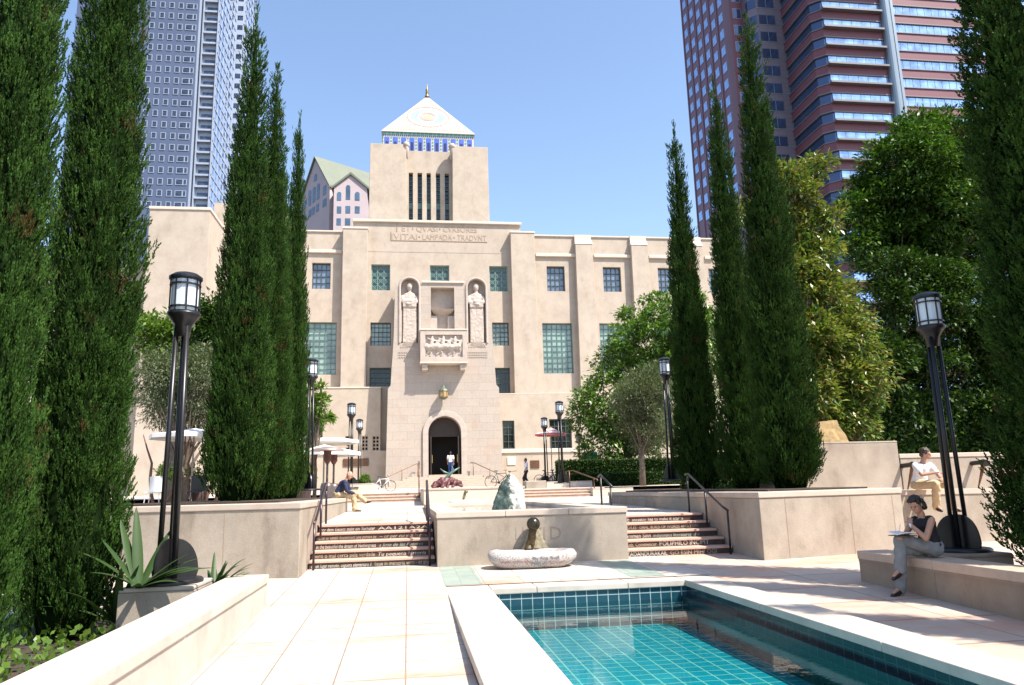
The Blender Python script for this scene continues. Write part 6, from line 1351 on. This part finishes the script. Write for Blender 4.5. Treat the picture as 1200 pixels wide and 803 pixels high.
def heater(px_, ytop, Y, label):
    p = P(px_, ytop, Y); z0 = 1.5; h = p.z-z0; t = thing('patio_heater', label, 'patio heater', (p.x, Y, z0), group='patio heaters on the left terrace')
    g = MB(); g.lathe([(.22, 0), (.22, .05), (.2, .5), (.17, .6), (.05, .62)], n=16); g.build('gas_base', mat('heater_steel', (.15, .12, .11), .4, metal=.6), t, smooth=True)
    MB().tube([(0, 0, .6), (0, 0, h-.35)], .035, 8).build('pole', mat('heater_steel', (.15, .12, .11)), t, smooth=True)
    g = MB(); g.lathe([(.05, h-.5), (.12, h-.38), (.12, h-.08)], n=14); g.build('burner', mat('burner_mesh', (.12, .05, .04), .5, metal=.4), t)
    g = MB(); g.lathe([(.55, h-.09), (.54, h-.065), (.4, h-.01), (.1, h+.04), (.02, h+.045)], n=24); g.build('reflector_hood', mat('hood_metal', (.55, .42, .36), .35, metal=.7), t, smooth=True)
heater(384, 525, 24.5, 'mushroom patio heater with the lighter hood nearer the old man'); heater(391.5, 527, 26.5, 'second mushroom patio heater partly behind the first')
def parasol(px_, ytop, Y, R_, hgt, drop, cols, label, z0):
    p = P(px_, ytop, Y); t = thing('parasol', label, 'parasol', (p.x, Y, z0)); h = p.z-z0; n = 8
    MB().tube([(0, 0, 0), (0, 0, h)], .03, 8).build('pole', mat('parasol_pole', (.35, .3, .25), .5), t)
    g = MB()
    for k in range(n):
        a, b_ = 2*PI*k/n, 2*PI*(k+1)/n; m_ = 4
        for i in range(m_):
            g.cur = i % len(cols); r0, r1 = R_*i/m_, R_*(i+1)/m_; z0_, z1_ = h-drop*(i/m_)**.9, h-drop*((i+1)/m_)**.9
            g.add([(r0*math.cos(a), r0*math.sin(a), z0_), (r1*math.cos(a), r1*math.sin(a), z1_), (r1*math.cos(b_), r1*math.sin(b_), z1_), (r0*math.cos(b_), r0*math.sin(b_), z0_)], [(0, 1, 2, 3)])
        g.cur = 0; g.add([(R_*math.cos(a), R_*math.sin(a), h-drop), (R_*math.cos(b_), R_*math.sin(b_), h-drop), (R_*math.cos(b_), R_*math.sin(b_), h-drop-.12), (R_*math.cos(a), R_*math.sin(a), h-drop-.12)], [(0, 1, 2, 3)])
    o = g.build('canopy', cols, t, recalc=False); o.modifiers.new('s', 'SOLIDIFY').thickness = .01; return t
redc = mat('red_canvas', (.60, .16, .15), .8); parasol(645, 500.5, 46, .98, 2.3, .42, [redc, white_cloth], 'red and white striped parasol between the distant right lamps', uz(46))
parasol(380, 521, 27, 1.25, 2, .28, [white_cloth], 'pale canvas parasol above the patio heaters', 1.5); parasol(365, 513, 30, 1.8, 2, .12, [white_cloth], 'flat white parasol behind the leftmost distant lamp', 1.5)
parasol(228, 502, 25, 1.35, 2, .22, [white_cloth], 'pale ribbed canopy between the near left lamp and the cypress', 1.4)
for x, lab in ((182, 'white draped cafe chair at the far left'), (231, 'dark cafe chair below the pale canopy')):
    p = P(x, 560, 24); t = thing('cafe_chair', lab, 'chair', (p.x, 24, 1.5)); m = white_cloth if x < 200 else black_metal
    MB().box(-.22, .22, -.22, .22, .42, .46).build('seat', m, t, bev=.01); g = MB(); g.box(-.22, .22, .2, .24, .46, .92); g.build('backrest', m, t, bev=.01)
    for a in (-1, 1):
        for b_ in (-1, 1): MB().tube([(a*.19, b_*.19, .42), (a*.22, b_*.22, 0)], .014, 6).build('leg', m, t)
for x, Y, lab, rr_ in ((354, 26, 'large dark pot below the clipped bush by the second lamp', .3), (233, 25.5, 'dark square pot under the bush on the left terrace', .3)):
    p = P(x, 580, Y); t = thing('plant_pot', lab, 'plant pot', (p.x, Y, 1.5)); g = MB(); g.lathe([(.24, 0), (.33, .55), (.36, .58), (.36, .64), (.3, .64), (.29, .58)], n=18); g.build('pot_body', mat('dark_terracotta', (.05, .03, .025), .6), t, smooth=False)
# green cafe chair and table behind the right hedge, fence
p = P(691, 531, 46); t = thing('cafe_chair', 'bright green chair behind the hedge under the round tree', 'chair', (p.x, 46, 2.6)); m = mat('green_plastic', (.02, .28, .18), .5)
g = MB(); g.box(-.5, .5, -.03, .03, .75, 1.3); g.build('backrest', m, t, bev=.03); MB().box(-.5, .5, -.5, 0, .68, .74).build('seat', m, t, bev=.02)
for a in (-1, 1): MB().tube([(a*.42, -.42, .68), (a*.45, -.45, 0)], .025, 6).build('leg', m, t); MB().tube([(a*.42, 0, .68), (a*.45, .05, 0)], .025, 6).build('leg', m, t)
p = P(681, 528, 45.5); t = thing('cafe_table', 'dark round table left of the bright green chair', 'table', (p.x, 45.5, 2.6)); g = MB(); g.lathe([(.55, 1.0), (.55, 1.04)], n=20); g.build('tabletop', black_metal, t); MB().tube([(0, 0, 0), (0, 0, 1.0)], .05, 8).build('leg', black_metal, t)
capped_wall('terrace_wall', 'pale terrace wall behind the clipped hedge at right', 'wall', [(P(672, 540, 44.5).x, 44.5), (24, 44.5), (24, 58), (P(672, 540, 44.5).x, 58)], 1.7, 2.58, cap=.08, body=stucco2, top=trim)
x0 = P(676, 530, 44.6).x; t = thing('railing', 'thin vertical bar railing on the terrace behind the hedge', 'railing', (x0, 44.7, 2.58)); g = MB(); L_ = 15.
for i in range(int(L_/.16)): g.box(i*.16-.008, i*.16+.008, -.008, .008, 0, 1.05)
g.build('bars', rail_metal, t); MB().box(-.02, L_, -.025, .025, 1.05, 1.09).build('top_rail', rail_metal, t)
bpy.data.scenes.remove(WS)
